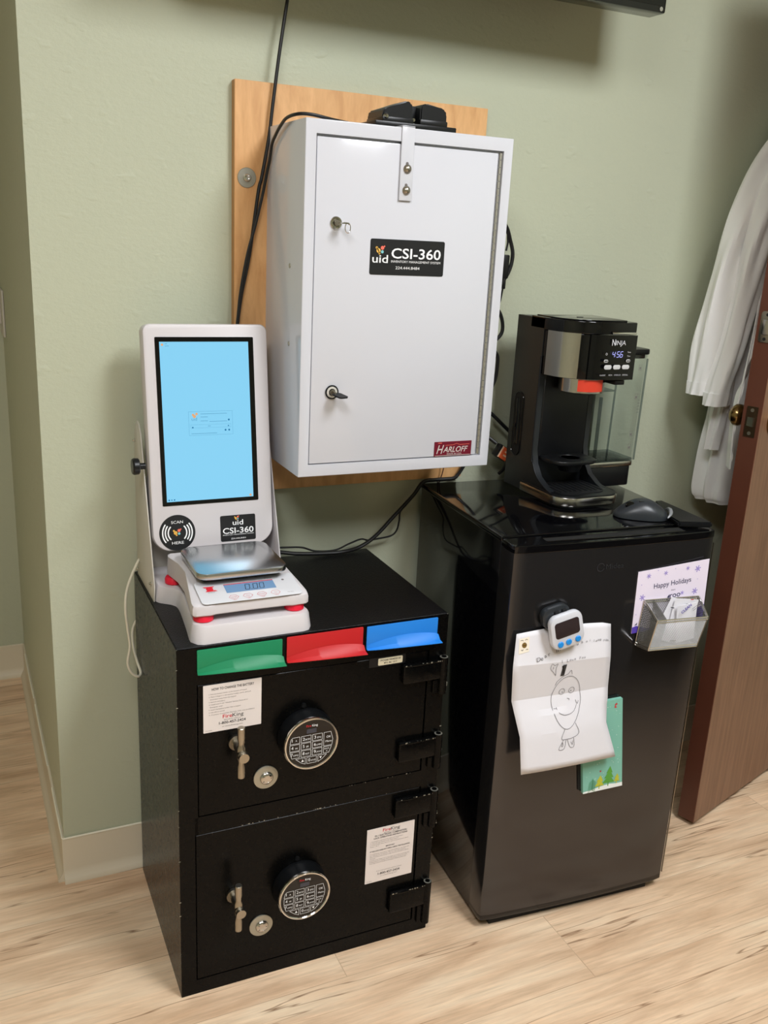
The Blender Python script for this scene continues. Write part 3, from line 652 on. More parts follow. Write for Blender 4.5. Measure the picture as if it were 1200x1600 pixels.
q = NB(); text(q, 'OHAUS', -.0650, .0355, .0024, -.0009, align='C'); text(q, 'SCOUT', .042, .0605, .0030, -.0009, align='C', bold=.008); flat(q, circ(.066, .052, .0024, 12), -.0009); text(q, 'Max 620 g', .068, .012, .0018, -.0009, align='C')
obj('brand_print', onpanel(q), M_inkgrey, scl, flatshade=True, keep=True)

# ================================================================ WHITE CORD at the left of the safe
q = NB(); tube(q, [(.18, -.045, .745), (.150, -.05, .742), (.128, -.075, .722), (.112, -.09, .690), (.1067, -.1, .658), (.1095, -.1, .615), (.1128, -.1, .5764), (.1075, -.1, .5428), (.114, -.1, .520), (.127, -.098, .5085), (.1345, -.085, .510), (.1325, -.06, .522), (.1300, -.035, .545), (.1330, -.016, .575), (.150, -.012, .60), (.18, -.012, .61)], .0026, 8)
tag(obj('power_cord', q, M_cream), 'thin white cord hanging in a loop at the left side of the safe', 'cord', 'loose cords')

# ================================================================ WOOD BACKING BOARD
X0, X1, Z0, Z1, BT = .3434, .8754, .8507, 1.6272, .019
bd = thing('backing_board', 'maple laminate board screwed to the green wall behind the cabinet', 'board', ((X0+X1)/2, 0, Z0))
q = NB(); box(q, X0-(X0+X1)/2, X1-(X0+X1)/2, -BT, -.0008, 0, Z1-Z0, .0006, 1); obj('panel', q, M_maple, bd)
q = NB(); box(q, X0-(X0+X1)/2-.0006, X0-(X0+X1)/2+.0002, -BT+.0006, -.001, .001, Z1-Z0-.001); obj('edge_band', q, M_mapleedge, bd)
for (x, z) in ((.3665, 1.4595), (.3665, .93), (.852, 1.4595)):
    q = NB(); lathe(q, (x-(X0+X1)/2, -BT, z-Z0), (0, -1, 0), [(.0180, 0), (.0180, .0015), (.0172, .0022), (.0062, .0024)], 36); wsh = obj('washer', q, M_zinc, bd)
    q = NB(); lathe(q, (x-(X0+X1)/2, -BT-.0024, z-Z0), (0, -1, 0), [(.0078, 0), (.0072, .003), (.0052, .0052), (.0028, .0056), (.0024, .0036), (.0, .0036)], 24); obj('screw', q, M_chrome, bd)

# ================================================================ WHITE WALL CABINET
CX0, CX1, CZ0, CZ1, CY = .4067, .8156, .9299, 1.5515, -.2244
hx0, hx1, hz0, hz1 = .4262, .7962, .9525, 1.5285
cb_ = thing('medicine_cabinet', 'white steel locking cabinet mounted on the maple board', 'cabinet', (CX0, -BT, CZ0))
cx = lambda x: x-CX0
cy = lambda y_: y_+BT
cz = lambda z: z-CZ0
q = NB()
def V(x, y_, z): return q.verts.new((cx(x), cy(y_), cz(z)))
out = [V(CX0, CY, CZ0), V(CX1, CY, CZ0), V(CX1, CY, CZ1), V(CX0, CY, CZ1)]
inn = [V(hx0, CY, hz0), V(hx1, CY, hz0), V(hx1, CY, hz1), V(hx0, CY, hz1)]
dep = [V(hx0, CY+.011, hz0), V(hx1, CY+.011, hz0), V(hx1, CY+.011, hz1), V(hx0, CY+.011, hz1)]
bck = [V(CX0, -BT-.0004, CZ0), V(CX1, -BT-.0004, CZ0), V(CX1, -BT-.0004, CZ1), V(CX0, -BT-.0004, CZ1)]
for i in range(4):
    j = (i+1) % 4; q.faces.new((out[i], out[j], inn[j], inn[i])); q.faces.new((inn[i], inn[j], dep[j], dep[i])); q.faces.new((out[j], out[i], bck[i], bck[j]))
q.faces.new(dep); q.faces.new(bck)
bev = [e for e in q.edges if all(v in out for v in e.verts) or (e.verts[0] in out and e.verts[1] in bck) or (e.verts[1] in out and e.verts[0] in bck)]
bmesh.ops.recalc_face_normals(q, faces=q.faces)
bmesh.ops.bevel(q, geom=bev, offset=.0016, segments=3, profile=.5, affect='EDGES')
obj('body', q, M_white, cb_)
q = NB(); box(q, cx(hx0+.0022), cx(hx1-.0105), cy(CY+.0016), cy(CY+.0105), cz(hz0+.0018), cz(hz1-.0042), .0014); obj('door', q, M_white, cb_)
q = NB(); n = 46; hh = (hz1-hz0-.006)/n                                     # piano hinge knuckles
for i in range(n): cyl(q, (cx(hx1-.0052), cy(CY+.0028), cz(hz0+.003+i*hh)), (cx(hx1-.0052), cy(CY+.0028), cz(hz0+.003+(i+.94)*hh)), .0030, n=10)
obj('piano_hinge', q, M_zinc, cb_)
sxm = .5970
q = NB(); yy = CY-.0002                                                     # strap over the top edge
box(q, cx(sxm-.0125), cx(sxm+.0125), cy(CY-.0030), cy(CY-.0002), cz(1.4300), cz(CZ1+.0030), .0008, 2)
box(q, cx(sxm-.0125), cx(sxm+.0125), cy(CY-.0030), cy(CY+.05), cz(CZ1+.0004), cz(CZ1+.0032), .0008, 2)
obj('strap', q, M_white, cb_)
for z in (1.4835, 1.4475):
    q = NB(); lathe(q, (cx(sxm+.0008), cy(CY-.003), cz(z)), (0, -1, 0), [(.0078, 0), (.0078, .0014), (.0072, .0020), (.0066, .0030), (.0050, .0052), (.0024, .0064), (.0, .0066)], 24); obj('bolt', q, M_nickel, cb_)
    q = NB(); pris(q, circ(cx(sxm), cz(z+.0088), .0028, 14), 'y', cy(CY-.0031), cy(CY-.0034)); obj('slot_mark', q, M_inkgrey, cb_)
def lockset(x, z, m_ring, key):
    q = NB(); lathe(q, (cx(x), cy(CY+.0016), cz(z)), (0, -1, 0), [(.0110, 0), (.0110, .0022), (.0100, .0034), (.0066, .0036), (.0060, .0010), (.0, .0010)], 36); l = obj('lock', q, m_ring, cb_)
    if key == 'black':
        q = NB(); lathe(q, (cx(x), cy(CY+.0002), cz(z)), (0, -1, 0), [(.0126, 0), (.0132, .0010), (.0126, .0022), (.0108, .0024)], 36, cap1=False); obj('gasket', q, M_blkp, l)
    q = NB(); cyl(q, (cx(x), cy(CY-.0005), cz(z)), (cx(x), cy(CY-.0062), cz(z)), .0052, n=20); obj('cylinder', q, M_nickel, l)
    q = NB()
    if key == 'black':
        box(q, cx(x)-.0010, cx(x)+.0010, cy(CY-.020), cy(CY-.006), cz(z)-.003, cz(z)+.003)
        pts = rrect(cx(x)-.0105, cx(x)+.0105, -.0245, .0, .006); M = Matrix.Translation((0, cy(CY-.014), cz(z)))
        k = NB(); pris(k, rrect(-.0105, .0105, -.026, 0, .005), 'z', -.0013, .0013); bmesh.ops.transform(k, matrix=Matrix.Translation((cx(x)+.002, cy(CY-.0125), cz(z)-.001)) @ Matrix.Rotation(.35, 4, 'Z') @ Matrix.Rotation(.15, 4, 'X'), verts=k.verts)
        obj('key', k, M_blkmat, l, 'black plastic head'); obj('key_blade', q, M_nickel, l)
    else:
        pris(q, [(-.0008, -.006), (.0008, -.006), (.0008, -.020), (-.0008, -.020)], 'z', cz(z)-.003, cz(z)+.003)
        bmesh.ops.transform(q, matrix=Matrix.Translation((cx(x), cy(CY), 0)), verts=q.verts)
        k = NB(); R = [(.009+.0056*math.cos(a*PI/9), .0056*math.sin(a*PI/9)*1.0) for a in range(18)]
        k2 = [(.0045*math.cos(a*PI/9), .0045*math.sin(a*PI/9)) for a in range(18)]
        tube(k, [(cx(x)+.0065, cy(CY-.019), cz(z)+.001), (cx(x)+.0100, cy(CY-.026), cz(z)+.0005), (cx(x)+.0120, cy(CY-.031), cz(z)-.002)], .0012, 8)
        pris(k, rrect(cx(x)-.001, cx(x)+.0125, cz(z)-.0012, cz(z)+.0006, .0004), 'y', cy(CY-.012), cy(CY-.030))
        obj('key', k, M_chrome, l, 'flat steel key')
        k = NB(); tube(k, [(cx(x)+.0115+.0050*math.sin(a*2*PI/20), cy(CY-.026), cz(z)-.0078+.0085*math.cos(a*2*PI/20)) for a in range(19)], .0007, 6, k=3); obj('key_ring', k, M_chrome, l)
lockset(.4668, 1.3858, M_chrome, 'steel'); lockset(.4690, 1.0885, M_offwhite, 'black')
q = NB(); pris(q, rrect(cx(.5345), cx(.6850), cz(1.3003), cz(1.3628), .0035, 4), 'y', cy(CY+.0017), cy(CY+.0008)); lb = obj('name_sticker', q, M_labblk, cb_, 'black rectangular sticker')
q = NB(); yy = cy(CY+.0004)
text(q, 'CSI-360', cx(.6270), cz(1.3302), .0175, yy, width=.1010, align='C', bold=.0125); text(q, 'INVENTORY MANAGEMENT SYSTEM', cx(.6270), cz(1.3225), .0040, yy, width=.1010, align='C', bold=.0)
text(q, '224.444.8484', cx(.6105), cz(1.3110), .0050, yy, width=.0490, align='C', bold=.0); text(q, 'uid', cx(.5545), cz(1.3215), .0140, yy, width=.0310, align='C', bold=.008)
obj('sticker_text', q, M_whiteink, lb, flatshade=True, keep=True)
mol(cx(.5505), cz(1.3425), .0040, yy-.0001, lb)
q = NB(); pris(q, rrect(cx(.6910), cx(.7745), cz(.9545), cz(.9838), .0008, 3), 'y', cy(CY+.0017), cy(CY-.0002)); lb = obj('name_plate', q, M_maroon, cb_, 'maroon metal plate')
q = NB(); yy = cy(CY-.0006)
text(q, 'H', cx(.6955), cz(.9600), .0175, yy, width=.0165, bold=.006, shear=.35); text(q, 'ARLOFF', cx(.7105), cz(.9625), .0110, yy, width=.0560, bold=.012, shear=.3)
text(q, 'MADE IN USA', cx(.7360), cz(.9575), .0028, yy, width=.0330, align='C', bold=.008); stroke(q, [(cx(.6930), cz(.9558)), (cx(.7725), cz(.9558))], .0009, yy)
obj('plate_text', q, mat('plate_silver', (214, 204, 198), .35, metal=.2), lb, flatshade=True, keep=True)
q = NB(); stroke(q, [(cx(.7155), cz(.9765)), (cx(.7320), cz(.9768)), (cx(.7400), cz(.9795)), (cx(.7480), cz(.9768)), (cx(.7690), cz(.9772))], .0008, yy); stroke(q, [(cx(.6985), cz(.9815)), (cx(.7065), cz(.9815))], .0012, yy); obj('plate_ornament', q, M_coral, lb, flatshade=True)
for (y_, z) in ((-.1574, 1.3084), (-.1600, 1.1693)): obj('side_screw', lathe(NB(), (cx(CX0), cy(y_), cz(z)), (-1, 0, 0), [(.0042, 0), (.0040, .0012), (.0024, .0016), (.0018, .0006), (.0, .0006)], 18), M_zinc, cb_)

# black device on top of the cabinet
rt_ = thing('network_device', 'black plastic twin-bodied device lying on top of the white cabinet', 'device', (.622, -.165, CZ1+.0008))
q = NB(); box(q, -.078, .084, -.036, .044, 0, .010, .002); obj('base_plate', q, M_blkp, rt_)
def lump(x0, x1, zl, zr):
    b = NB(); P = [(x0, .008), (x0, zl-.010), (x0+.003, zl-.003), (x0+.012, zl), (x1-.012, zr), (x1-.003, zr-.003), (x1, zr-.010), (x1, .008)]
    pris(b, P, 'y', -.030, .038); bmesh.ops.bevel(b, geom=list(b.edges), offset=.0025, segments=2, affect='EDGES'); return b
obj('housing', lump(-.062, -.003, .034, .047), M_blkp, rt_); obj('housing', lump(.012, .066, .046, .041), M_blkp, rt_)
obj('housing_lip', box(NB(), -.063, -.002, -.0325, .039, .008, .018, .002), M_blkp, rt_); obj('housing_lip', box(NB(), .011, .067, -.0325, .039, .008, .019, .002), M_blkp, rt_)
q = NB(); box(q, -.004, .013, -.010, .03, .006, .042, .002); obj('joint_block', q, M_blkmat, rt_)
q = NB(); lathe(q, (-.056, -.031, .018), (0, -1, 0), [(.0050, 0), (.0046, .002), (.003, .004), (0, .0042)], 16); cyl(q, (.002, -.020, .017), (.002, -.024, .017), .003, n=10); obj('connector_screw', q, M_chrome, rt_)

# ================================================================ CABLES
def cable(name, pts, r, label, cat='cable', m=M_blkrub, group='loose cords'):
    q = NB(); tube(q, pts, r, 10); return tag(obj(name, q, m), label, cat, group)
cable('television_cable', [(.445, -.05, 1.88), (.4405, -.035, 1.80), (.4366, -.03, 1.765), (.4236, -.03, 1.680), (.4120, -.03, 1.590), (.4051, -.03, 1.532), (.3925, -.029, 1.462), (.3864, -.028, 1.435), (.3699, -.028, 1.3188), (.3552, -.028, 1.2472), (.3479, -.028, 1.195), (.338, -.03, 1.11), (.335, -.03, .98), (.36, -.03, .80)], .0032, 'black cable running down the left of the board from the television')
cable('network_cable', [(.600, -.125, 1.5570), (.560, -.135, 1.5552), (.520, -.160, 1.5552), (.469, -.187, 1.5560), (.430, -.192, 1.5600), (.408, -.182, 1.5600), (.399, -.150, 1.5560), (.3985, -.118, 1.546), (.399, -.09, 1.533), (.4000, -.065, 1.518), (.4015, -.0474, 1.4918), (.4000, -.0405, 1.4754), (.3935, -.036, 1.4357), (.3800, -.034, 1.3777), (.3640, -.034, 1.3196), (.3510, -.034, 1.2492), (.3440, -.036, 1.19), (.332, -.036, 1.10), (.330, -.04, .98), (.345, -.045, .84)], .0029, 'black cable looping over the top left corner of the white cabinet')
cable('cabinet_power_cable', [(.80, -.05, 1.40), (.880, -.045, 1.412), (.925, -.038, 1.405), (.9490, -.030, 1.3700), (.9575, -.03, 1.340), (.9500, -.03, 1.305), (.925, -.03, 1.27), (.905, -.03, 1.250), (.915, -.03, 1.235), (.9352, -.03, 1.2216), (.9465, -.03, 1.195), (.9440, -.03, 1.172), (.920, -.03, 1.150), (.9200, -.03, 1.145), (.9385, -.03, 1.128), (.9420, -.03, 1.105), (.9380, -.03, 1.070), (.918, -.03, 1.030), (.915, -.03, 1.010), (.937, -.032, .995), (.9640, -.035, .972), (.9912, -.038, .948), (1.005, -.045, .930)], .0042, 'thick black cable bulging out beside the right edge of the white cabinet')
cable('adapter_cable', [(.86, -.035, 1.36), (.930, -.030, 1.390), (.942, -.03, 1.372), (.940, -.03, 1.350)], .0022, 'thin black lead ending in a small plug right of the cabinet')
q = NB(); box(q, .932, .948, -.036, -.022, 1.292, 1.342, .003); box(q, .936, .944, -.034, -.026, 1.27, 1.295, .002); tube(q, [(.940, -.03, 1.275), (.934, -.03, 1.24), (.920, -.03, 1.215)], .002, 8); tag(obj('inline_connector', q, M_blkp), 'small black cable connector at the upper right cabinet edge', 'connector')
tp = thing('orange_tagged_cable', 'black power cable with an orange tagged plug beside the coffee maker', 'cable', (.944, -.032, .93), group='loose cords')
q = NB(); tube(q, [(-.10, .005, .055), (-.045, .003, .035), (-.020, 0, .018), (.002, -.016, .0)], .0042, 10); tube(q, [(.028, -.02, -.035), (.036, -.01, -.050), (.036, .0, -.066), (.030, .008, -.078)], .0040, 10); obj('cord', q, M_blkrub, tp)
Mt = Matrix.Translation((.0145, -.023, -.0205)) @ Matrix.Rotation(.55, 4, 'Y')
q = NB(); box(q, -.020, .014, -.008, .008, -.015, .015, .003, M=Mt); obj('plug', q, M_blkp, tp)
q = NB(); box(q, -.009, .0135, -.0092, .004, -.0135, .0135, .001, 1, M=Mt); tg = obj('tag', q, M_orangelab, tp, 'orange tag')
q = NB(); box(q, -.0125, -.0095, -.0092, -.002, -.0135, .0135, M=Mt); box(q, -.001, .0085, -.0096, -.009, .003, .0065, M=Mt); box(q, -.001, .0085, -.0096, -.009, -.0055, -.002, M=Mt); obj('tag_stripes', q, mat('tag_stripe', (236, 196, 160), .5), tg)
# under the cabinet, across to the safe
cable('under_cabinet_cable', [(.884, -.04, .93), (.878, -.04, .900), (.8717, -.036, .880), (.857, -.036, .8590), (.842, -.04, .8530), (.800, -.04, .8530), (.768, -.042, .8500), (.7435, -.042, .820), (.700, -.04, .775), (.660, -.04, .735), (.6229, -.04, .7125), (.58, -.05, .7085), (.53, -.05, .7095), (.47, -.05, .7150), (.42, -.05, .724), (.36, -.06, .730)], .0042, 'thick black cable running from under the cabinet to the safe top')
cable('thin_lead', [(.765, -.03, .84), (.740, -.03, .803), (.7215, -.03, .782), (.7195, -.03, .760), (.7140, -.03, .738), (.700, -.03, .727), (.665, -.03, .723), (.645, -.03, .722), (.628, -.03, .726), (.600, -.03, .718), (.565, -.034, .708), (.52, -.036, .711), (.49, -.036, .722), (.46, -.036, .7255), (.42, -.036, .727), (.36, -.05, .728)], .0020, 'thin black lead looping on the wall behind the safe top')
cable('hanging_lead', [(.8219, -.045, .935), (.8219, -.032, .8735), (.8120, -.032, .842), (.806, -.035, .8515)], .0012, 'very thin dark red lead hanging under the cabinet', m=mat('dark_red_wire', (60, 20, 22), .5))

# ================================================================ TELEVISION (only its lower edge shows)
tv = thing('television', 'black television on the wall, only its lower edge in view', 'television', (.669, -.155, 1.8105))
q = NB(); box(q, -.49, .49, -.035, .012, .0, .56, .004); obj('housing', q, M_blkgloss, tv)
q = NB(); box(q, -.482, .482, -.0362, -.034, .012, .552); obj('screen', q, M_glassblk, tv)
q = NB(); box(q, -.30, .30, .012, .05, .12, .42, .01); box(q, -.1, .1, .05, .1548, .18, .36, .002); obj('wall_mount', q, M_blkmat, tv)
q = NB(); flat(q, circ(.478, .007, .004, 16), -.0356); obj('badge', q, M_zinc, tv)

# ================================================================ MINI FRIDGE
FX, FYY, FR = .7372, -.4653, -.0693
FW, FD, FH = .4540, .4349, .8450
fr = thing('mini_fridge', 'black mini fridge standing on the floor between the safe and the open door', 'fridge', (FX, FYY, 0), FR)
dT = .048
q = NB(); box(q, .0025, FW-.0025, dT+.004, FD, .018, FH-.0105, .003); box(q, .02, FW-.02, dT+.01, FD-.01, .0, .02); obj('cabinet', q, M_blkgloss, fr)
q = NB(); softpris(q, rrect(0, FW, dT+.002, FD, [.006, .006, .003, .003]), 'z', FH-.011, FH-.0008, .0015); obj('top_panel', q, M_blkgloss, fr)
# slightly bowed door
def bow(x): return -.006*math.sin(PI*x/FW)
def doorpoly(k=0, n=18):
    f = []
    for i in range(n+1):
        x = FW*i/n; yb = bow(x)
        if i == 0: f += [(0+k, .010), (.003+k, .003)]
        elif i == n: f += [(FW-.003-k, .003), (FW-k, .010)]
        else: f.append((x, yb))
    return f+[(FW-k, dT), (k, dT)]
q = NB(); pris(q, doorpoly(), 'z', .036, FH-.018); obj('door', q, M_doorss, fr, 'dark brushed door')
obj('door_cap', softpris(NB(), doorpoly(0), 'z', .024, .0365, .0018), M_blkgloss, fr, 'gloss black bottom cap')
obj('door_cap', softpris(NB(), [(p[0], p[1]-.0012) for p in doorpoly(0)], 'z', FH-.0185, FH-.0035, .002), M_blkgloss, fr, 'gloss black top cap')
q = NB(); pris(q, rrect(.075, .385, .011, .029, .004), 'z', FH-.0036, FH-.0026); obj('handle_recess', q, M_dark, fr)
q = NB(); tube(q, [(.075, .010, FH-.0030), (.23, .0065, FH-.0028), (.385, .010, FH-.0030)], .0013, 6); tube(q, [(.075, .030, FH-.003), (.385, .030, FH-.003)], .0013, 6); obj('handle_rim', q, M_blkgloss, fr)
q = NB(); pris(q, [(FW-.070, .030), (FW-.002, .010), (FW-.002, .175), (FW-.022, .175), (FW-.060, .075)], 'z', FH-.002, FH+.0095)
bmesh.ops.bevel(q, geom=list(q.edges), offset=.003, segments=2, affect='EDGES'); obj('hinge_cover', q, M_blkp, fr)
q = NB(); box(q, FW-.0004, FW+.0012, .002, .0045, .04, FH-.03); obj('edge_strip', q, M_nickel, fr, 'thin bright edge strip')
q = NB(); box(q, .03, FW-.03, .012, dT+.02, .0, .024, .002); obj('gap_shade', q, M_dark, fr)  # dark block standing in for the shadow in the gap under the door
q = NB(); yb = bow(.22)-.0006
arcband(q, .1870, .7880, .0070, .0088, 20, 340, yb); text(q, 'Midea', .1985, .7835, .0100, yb, width=.040); obj('badge', q, mat('dark_badge', (92, 92, 96), .3, metal=.8), fr, 'embossed dark badge', flatshade=True, keep=True)
FMt = Matrix.Translation((FX, FYY, 0)) @ Matrix.Rotation(FR, 4, 'Z')
def fthing(name, label, cat, x, y_, z, group=None):
    p = FMt @ Vector((x, y_, z)); return thing(name, label, cat, p, FR, group)
SURF = -.0068

# child's letter ------------------------------------------------------------
lt = fthing('drawing_sheet', 'creased white sheet with a pencil drawing held by the timer on the fridge', 'drawing', .12, SURF, .39)
ox, oz = .12, .39
rows = [(.671, -.0075, .0172, .2265), (.6075, -.020, .0090, .2270), (.5330, -.0105, .0185, .2370), (.4640, -.030, .0330, .2310), (.3900, -.040, .0375, .2560)]
def prow(z):
    for (a, b_) in zip(rows, rows[1:]):
        if z >= b_[0]: t_ = (a[0]-z)/(a[0]-b_[0]); t_ = max(0, min(1, t_)); return [a[i]*(1-t_)+b_[i]*t_ for i in range(4)]
    return list(rows[-1])
q = NB(); G = []; NX = 14
zs = []
for (a, b_) in zip(rows, rows[1:]): zs += [a[0]+(b_[0]-a[0])*k/6 for k in range(6)]
zs.append(rows[-1][0])
def psurf(x, z):
    r = prow(z); u = (x-r[2])/(r[3]-r[2])
    y_ = r[1]-.0035*math.sin(PI*u*1.3)*(1 if z < .5 else .3)+.0025*(u-.5)
    return y_
for z in zs:
    r = prow(z); row_ = []
    for i in range(NX+1):
        u = i/NX; x = r[2]+(r[3]-r[2])*u
        zz_ = z+(.006*math.sin(PI*u) if z > .66 else 0)+(-.004*abs(u-.45) if z < .4 else 0)+(.0)+(u-.5)*(-.008 if .6 < z < .615 else 0)
        row_.append(q.verts.new((x-ox, psurf(x, z)-SURF, zz_-oz)))
    G.append(row_)
for a, b_ in zip(G, G[1:]):
    for i in range(NX): q.faces.new((a[i], a[i+1], b_[i+1], b_[i]))
for row_ in G:
    pass
bmesh.ops.recalc_face_normals(q, faces=q.faces)
pap = obj('paper', q, M_paper, lt, ang=8)
pap.modifiers.new('thickness', 'SOLIDIFY').thickness = .0003
def pen(name, lines, w_=.0009, m=M_pencil, eps=.0010):
    b = NB()
    for L in lines:
        L2 = [(p[0], p[1]) for p in L]
        if len(L) > 2: L2 = [(v.x, v.z) for v in catmull([(p[0], 0, p[1]) for p in L], 5)]
        for a, c in zip(L2, L2[1:]):
            d = Vector((c[0]-a[0], c[1]-a[1])); l_ = d.length or 1e-6; n_ = Vector((-d.y, d.x))/l_*w_/2
            P = [(a[0]+n_.x, a[1]+n_.y), (c[0]+n_.x, c[1]+n_.y), (c[0]-n_.x, c[1]-n_.y), (a[0]-n_.x, a[1]-n_.y)]
            b.faces.new([b.verts.new((p[0]-ox, psurf(*p)-SURF-eps, p[1]-oz)) for p in P])
    return obj(name, b, m, lt, flatshade=True, keep=True)
cxh, czh = .1375, .520
ov = [(cxh+.0335*math.sin(a*2*PI/24)*(1-.18*max(0, -math.cos(a*2*PI/24))), czh+.053*math.cos(a*2*PI/24)) for a in range(25)]
Lns = [ov]
for ex in (.1275, .1495): Lns.append([(ex+.0062*math.sin(a*PI/5), .5395+.0065*math.cos(a*PI/5)) for a in range(11)])
Lns += [[(.1145, .5105), (.1190, .5010), (.1310, .4945), (.1450, .4950), (.1560, .5010), (.1610, .5100)], [(.1085, .5085), (.1150, .5075)], [(.1590, .5190), (.1625, .5110), (.1655, .5165)]]
Lns += [[(.1400, .5240), (.1450, .5225), (.1440, .5200)]]
Lns += [[(.1115, .5640), (.1225, .5735), (.1350, .5790)], [(.1095, .5560), (.1115, .5640)], [(.1340, .5780), (.1400, .5860), (.1435, .5770)]]
Lns += [[(.1560, .4760), (.1640, .4560), (.1500, .4480), (.1320, .4470), (.1240, .4500), (.1310, .4680)], [(.1285, .4470), (.1180, .4290), (.1300, .4285), (.1340, .4460)], [(.1370, .4460), (.1440, .4300), (.1530, .4300), (.1520, .4470)], [(.1265, .4420), (.1240, .4340), (.1275, .4350), (.1265, .4420)], [(.1455, .4400), (.1490, .4340), (.1500, .4420)]]
Lns += [[(.1000, .6020), (.0935, .6060), (.0920, .5960), (.0985, .5880), (.1060, .5790)], [(.1000, .6020), (.1065, .6050), (.1040, .5950), (.1060, .5790)], [(.0965, .5990), (.0985, .5960), (.0960, .5945)]]
pen('drawing_lines', Lns)
pen('hair_scribble', [[(.1175+.0012*k, .5760), (.1195+.0012*k, .6010)] for k in range(7)]+[[(.1170+.0010*k, .5990), (.1240, .5780+.002*k)] for k in range(5)], .0010, M_ink)
pen('pupils', [[(.1285, .5370), (.1290, .5385)], [(.1480, .5375), (.1484, .5395)]], .0022, M_ink)
b = NB()
def curvetext(b, s, x0, z0, x1, z1, h):
    n_ = len(s)
    for i, c in enumerate(s):
        if c == ' ': continue
        u = i/max(n_-1, 1); x = x0+(x1-x0)*u; z = z0+(z1-z0)*u+random.uniform(-.0012, .0012)
        text(b, c, x-ox, z-oz, h*random.uniform(.85, 1.1), psurf(x, z)-SURF-.0012, rot=math.atan2(z1-z0, x1-x0)+random.uniform(-.1, .1))
curvetext(b, 'Dear m', .0600, .6140, .1020, .6270, .0095); curvetext(b, 'ua', .1480, .6360, .1580, .6385, .0070); curvetext(b, 'o i love you.', .1680, .6400, .2220, .6360, .0058); curvetext(b, 'I Love you', .1150, .6060, .1640, .6100, .0062)
obj('handwriting', b, M_pencil, lt, flatshade=True, keep=True)
q = NB(); P = [(.0210, .6330), (.0430, .6360), (.0440, .6640), (.0225, .6610)]; q.faces.new([q.verts.new((p[0]-ox, psurf(*p)-SURF-.0008, p[1]-oz)) for p in P]); obj('stamp_sticker', q, mat('stamp_cream', (236, 226, 208), .6), lt)
q = NB(); P = circ(.0330, .6490, .0052, 18); q.faces.new([q.verts.new((p[0]-ox, psurf(*p)-SURF-.0011, p[1]-oz)) for p in P]); obj('stamp_print', q, mat('stamp_gold', (120, 92, 40), .6), lt)
pen('stamp_lines', [[(.0250, .6580), (.0280, .6590), (.0310, .6575)], [(.0345, .6580), (.0375, .6600), (.0400, .6585)], [(.0260, .6410), (.0290, .6395), (.0300, .6420)], [(.0360, .6400), (.0390, .6415), (.0400, .6395)], [(.0290, .6490), (.0370, .6490)]], .0008, M_bronze, .0013)

# timer ---------------------------------------------------------------------
tm = fthing('kitchen_timer', 'white magnetic kitchen timer with three blue buttons on the fridge door', 'timer', .1095, SURF, .641)
Rt = Matrix.Rotation(-.24, 4, 'Y')
def TM(b): bmesh.ops.transform(b, matrix=Matrix.Translation((0, -.0155, .038)) @ Rt, verts=b.verts); return b
q = NB(); softpris(q, rrect(-.0350, .0350, -.0355, .0355, [.017, .017, .019, .019], 8), 'y', 0, -.0150, .0045); obj('case', TM(q), M_white, tm)
q = NB(); softpris(q, rrect(-.0265, .0255, -.010, .0235, .006, 6), 'y', -.0148, -.0156, .0004); obj('display', TM(q), M_lcdoff, tm, 'blank dark display')
for x in (-.0185, -.0010, .0190):
    q = NB(); lathe(q, (x, -.0148, -.0225), (0, -1, 0), [(.0062, 0), (.0062, .0014), (.0050, .0024), (.0, .0026)], 22); obj('button', TM(q), M_bluebtn, tm, 'round blue button')
q = NB(); softpris(q, rrect(-.0400, .0180, .006, .0480, .016, 8), 'y', .0153, .0010, .002); obj('stand', TM(q), M_mouse, tm, 'grey magnetic stand')
q = NB(); box(q, -.016, -.006, -.004, .012, .030, .040, .002); box(q, .000, .010, -.004, .012, .030, .040, .002); obj('stand_clip', TM(q), M_blkmat, tm)

# christmas note pad ---------------------------------------------------------
npd = fthing('note_pad', 'mint green note pad with printed fir trees showing behind the drawing sheet', 'note pad', .245, SURF, .297)
q = NB(); P0 = [(-.0400, 0), (.0540, .0035), (.0220, .209), (-.072, .206)]
P0 = [(-.0400, .0005), (.0540, .0035), (.0260, .2085), (-.068, .2055)]
ya = lambda z: -.0005-.0010*(1-z/.21)
extr(q, P0, lambda p: (p[0], -.0010, p[1]), lambda p: (p[0], -.0085, p[1])); pd = obj('pages', q, M_mint, npd, 'mint paper block')
q = NB(); extr(q, [(p[0]-.0085, p[1]+.006) for p in P0], lambda p: (p[0], -.0001, p[1]), lambda p: (p[0], -.0010, p[1])); obj('reflection_backing', q, M_blkmat, npd)  # black offset sheet imitating the pad's dark reflection in the door
yy = -.0088
q = NB(); flat(q, [(-.0400, .0005), (.0540, .0035), (.0528, .0125), (.038, .0120), (.020, .0135), (.000, .0110), (-.0250, .0060), (-.0406, .0045)], yy)
for _ in range(46):
    z = random.uniform(.03, .20); u = random.uniform(.04, .96); x = -.0400-.028*z/.205+u*.094; flat(q, circ(x, z, random.uniform(.0004, .0009), 6), yy)
obj('snow_print', q, M_snow, npd, flatshade=True)
def tree(x, z, w_, h_, m, lay=3):
    q = NB()
    for k in range(lay):
        a = z+h_*(.15+.25*k); ww = w_*(1-.25*k); flat(q, [(x-ww/2, a), (x+ww/2, a), (x, a+h_*(.42 if k < lay-1 else .35))], yy-.0002-.00002*k)
    stroke(q, [(x, z), (x, z+h_*.2)], .0022, yy-.0002); obj('tree_print', q, m, npd, flatshade=True)
tree(-.0030, .0065, .022, .042, M_treey, 2); tree(.0380, .0130, .015, .030, M_treey, 2); tree(.0180, .0100, .030, .046, M_treeg)
q = NB(); stroke(q, [(-.0190, .004), (-.0210, .033)], .0012, yy-.0004)
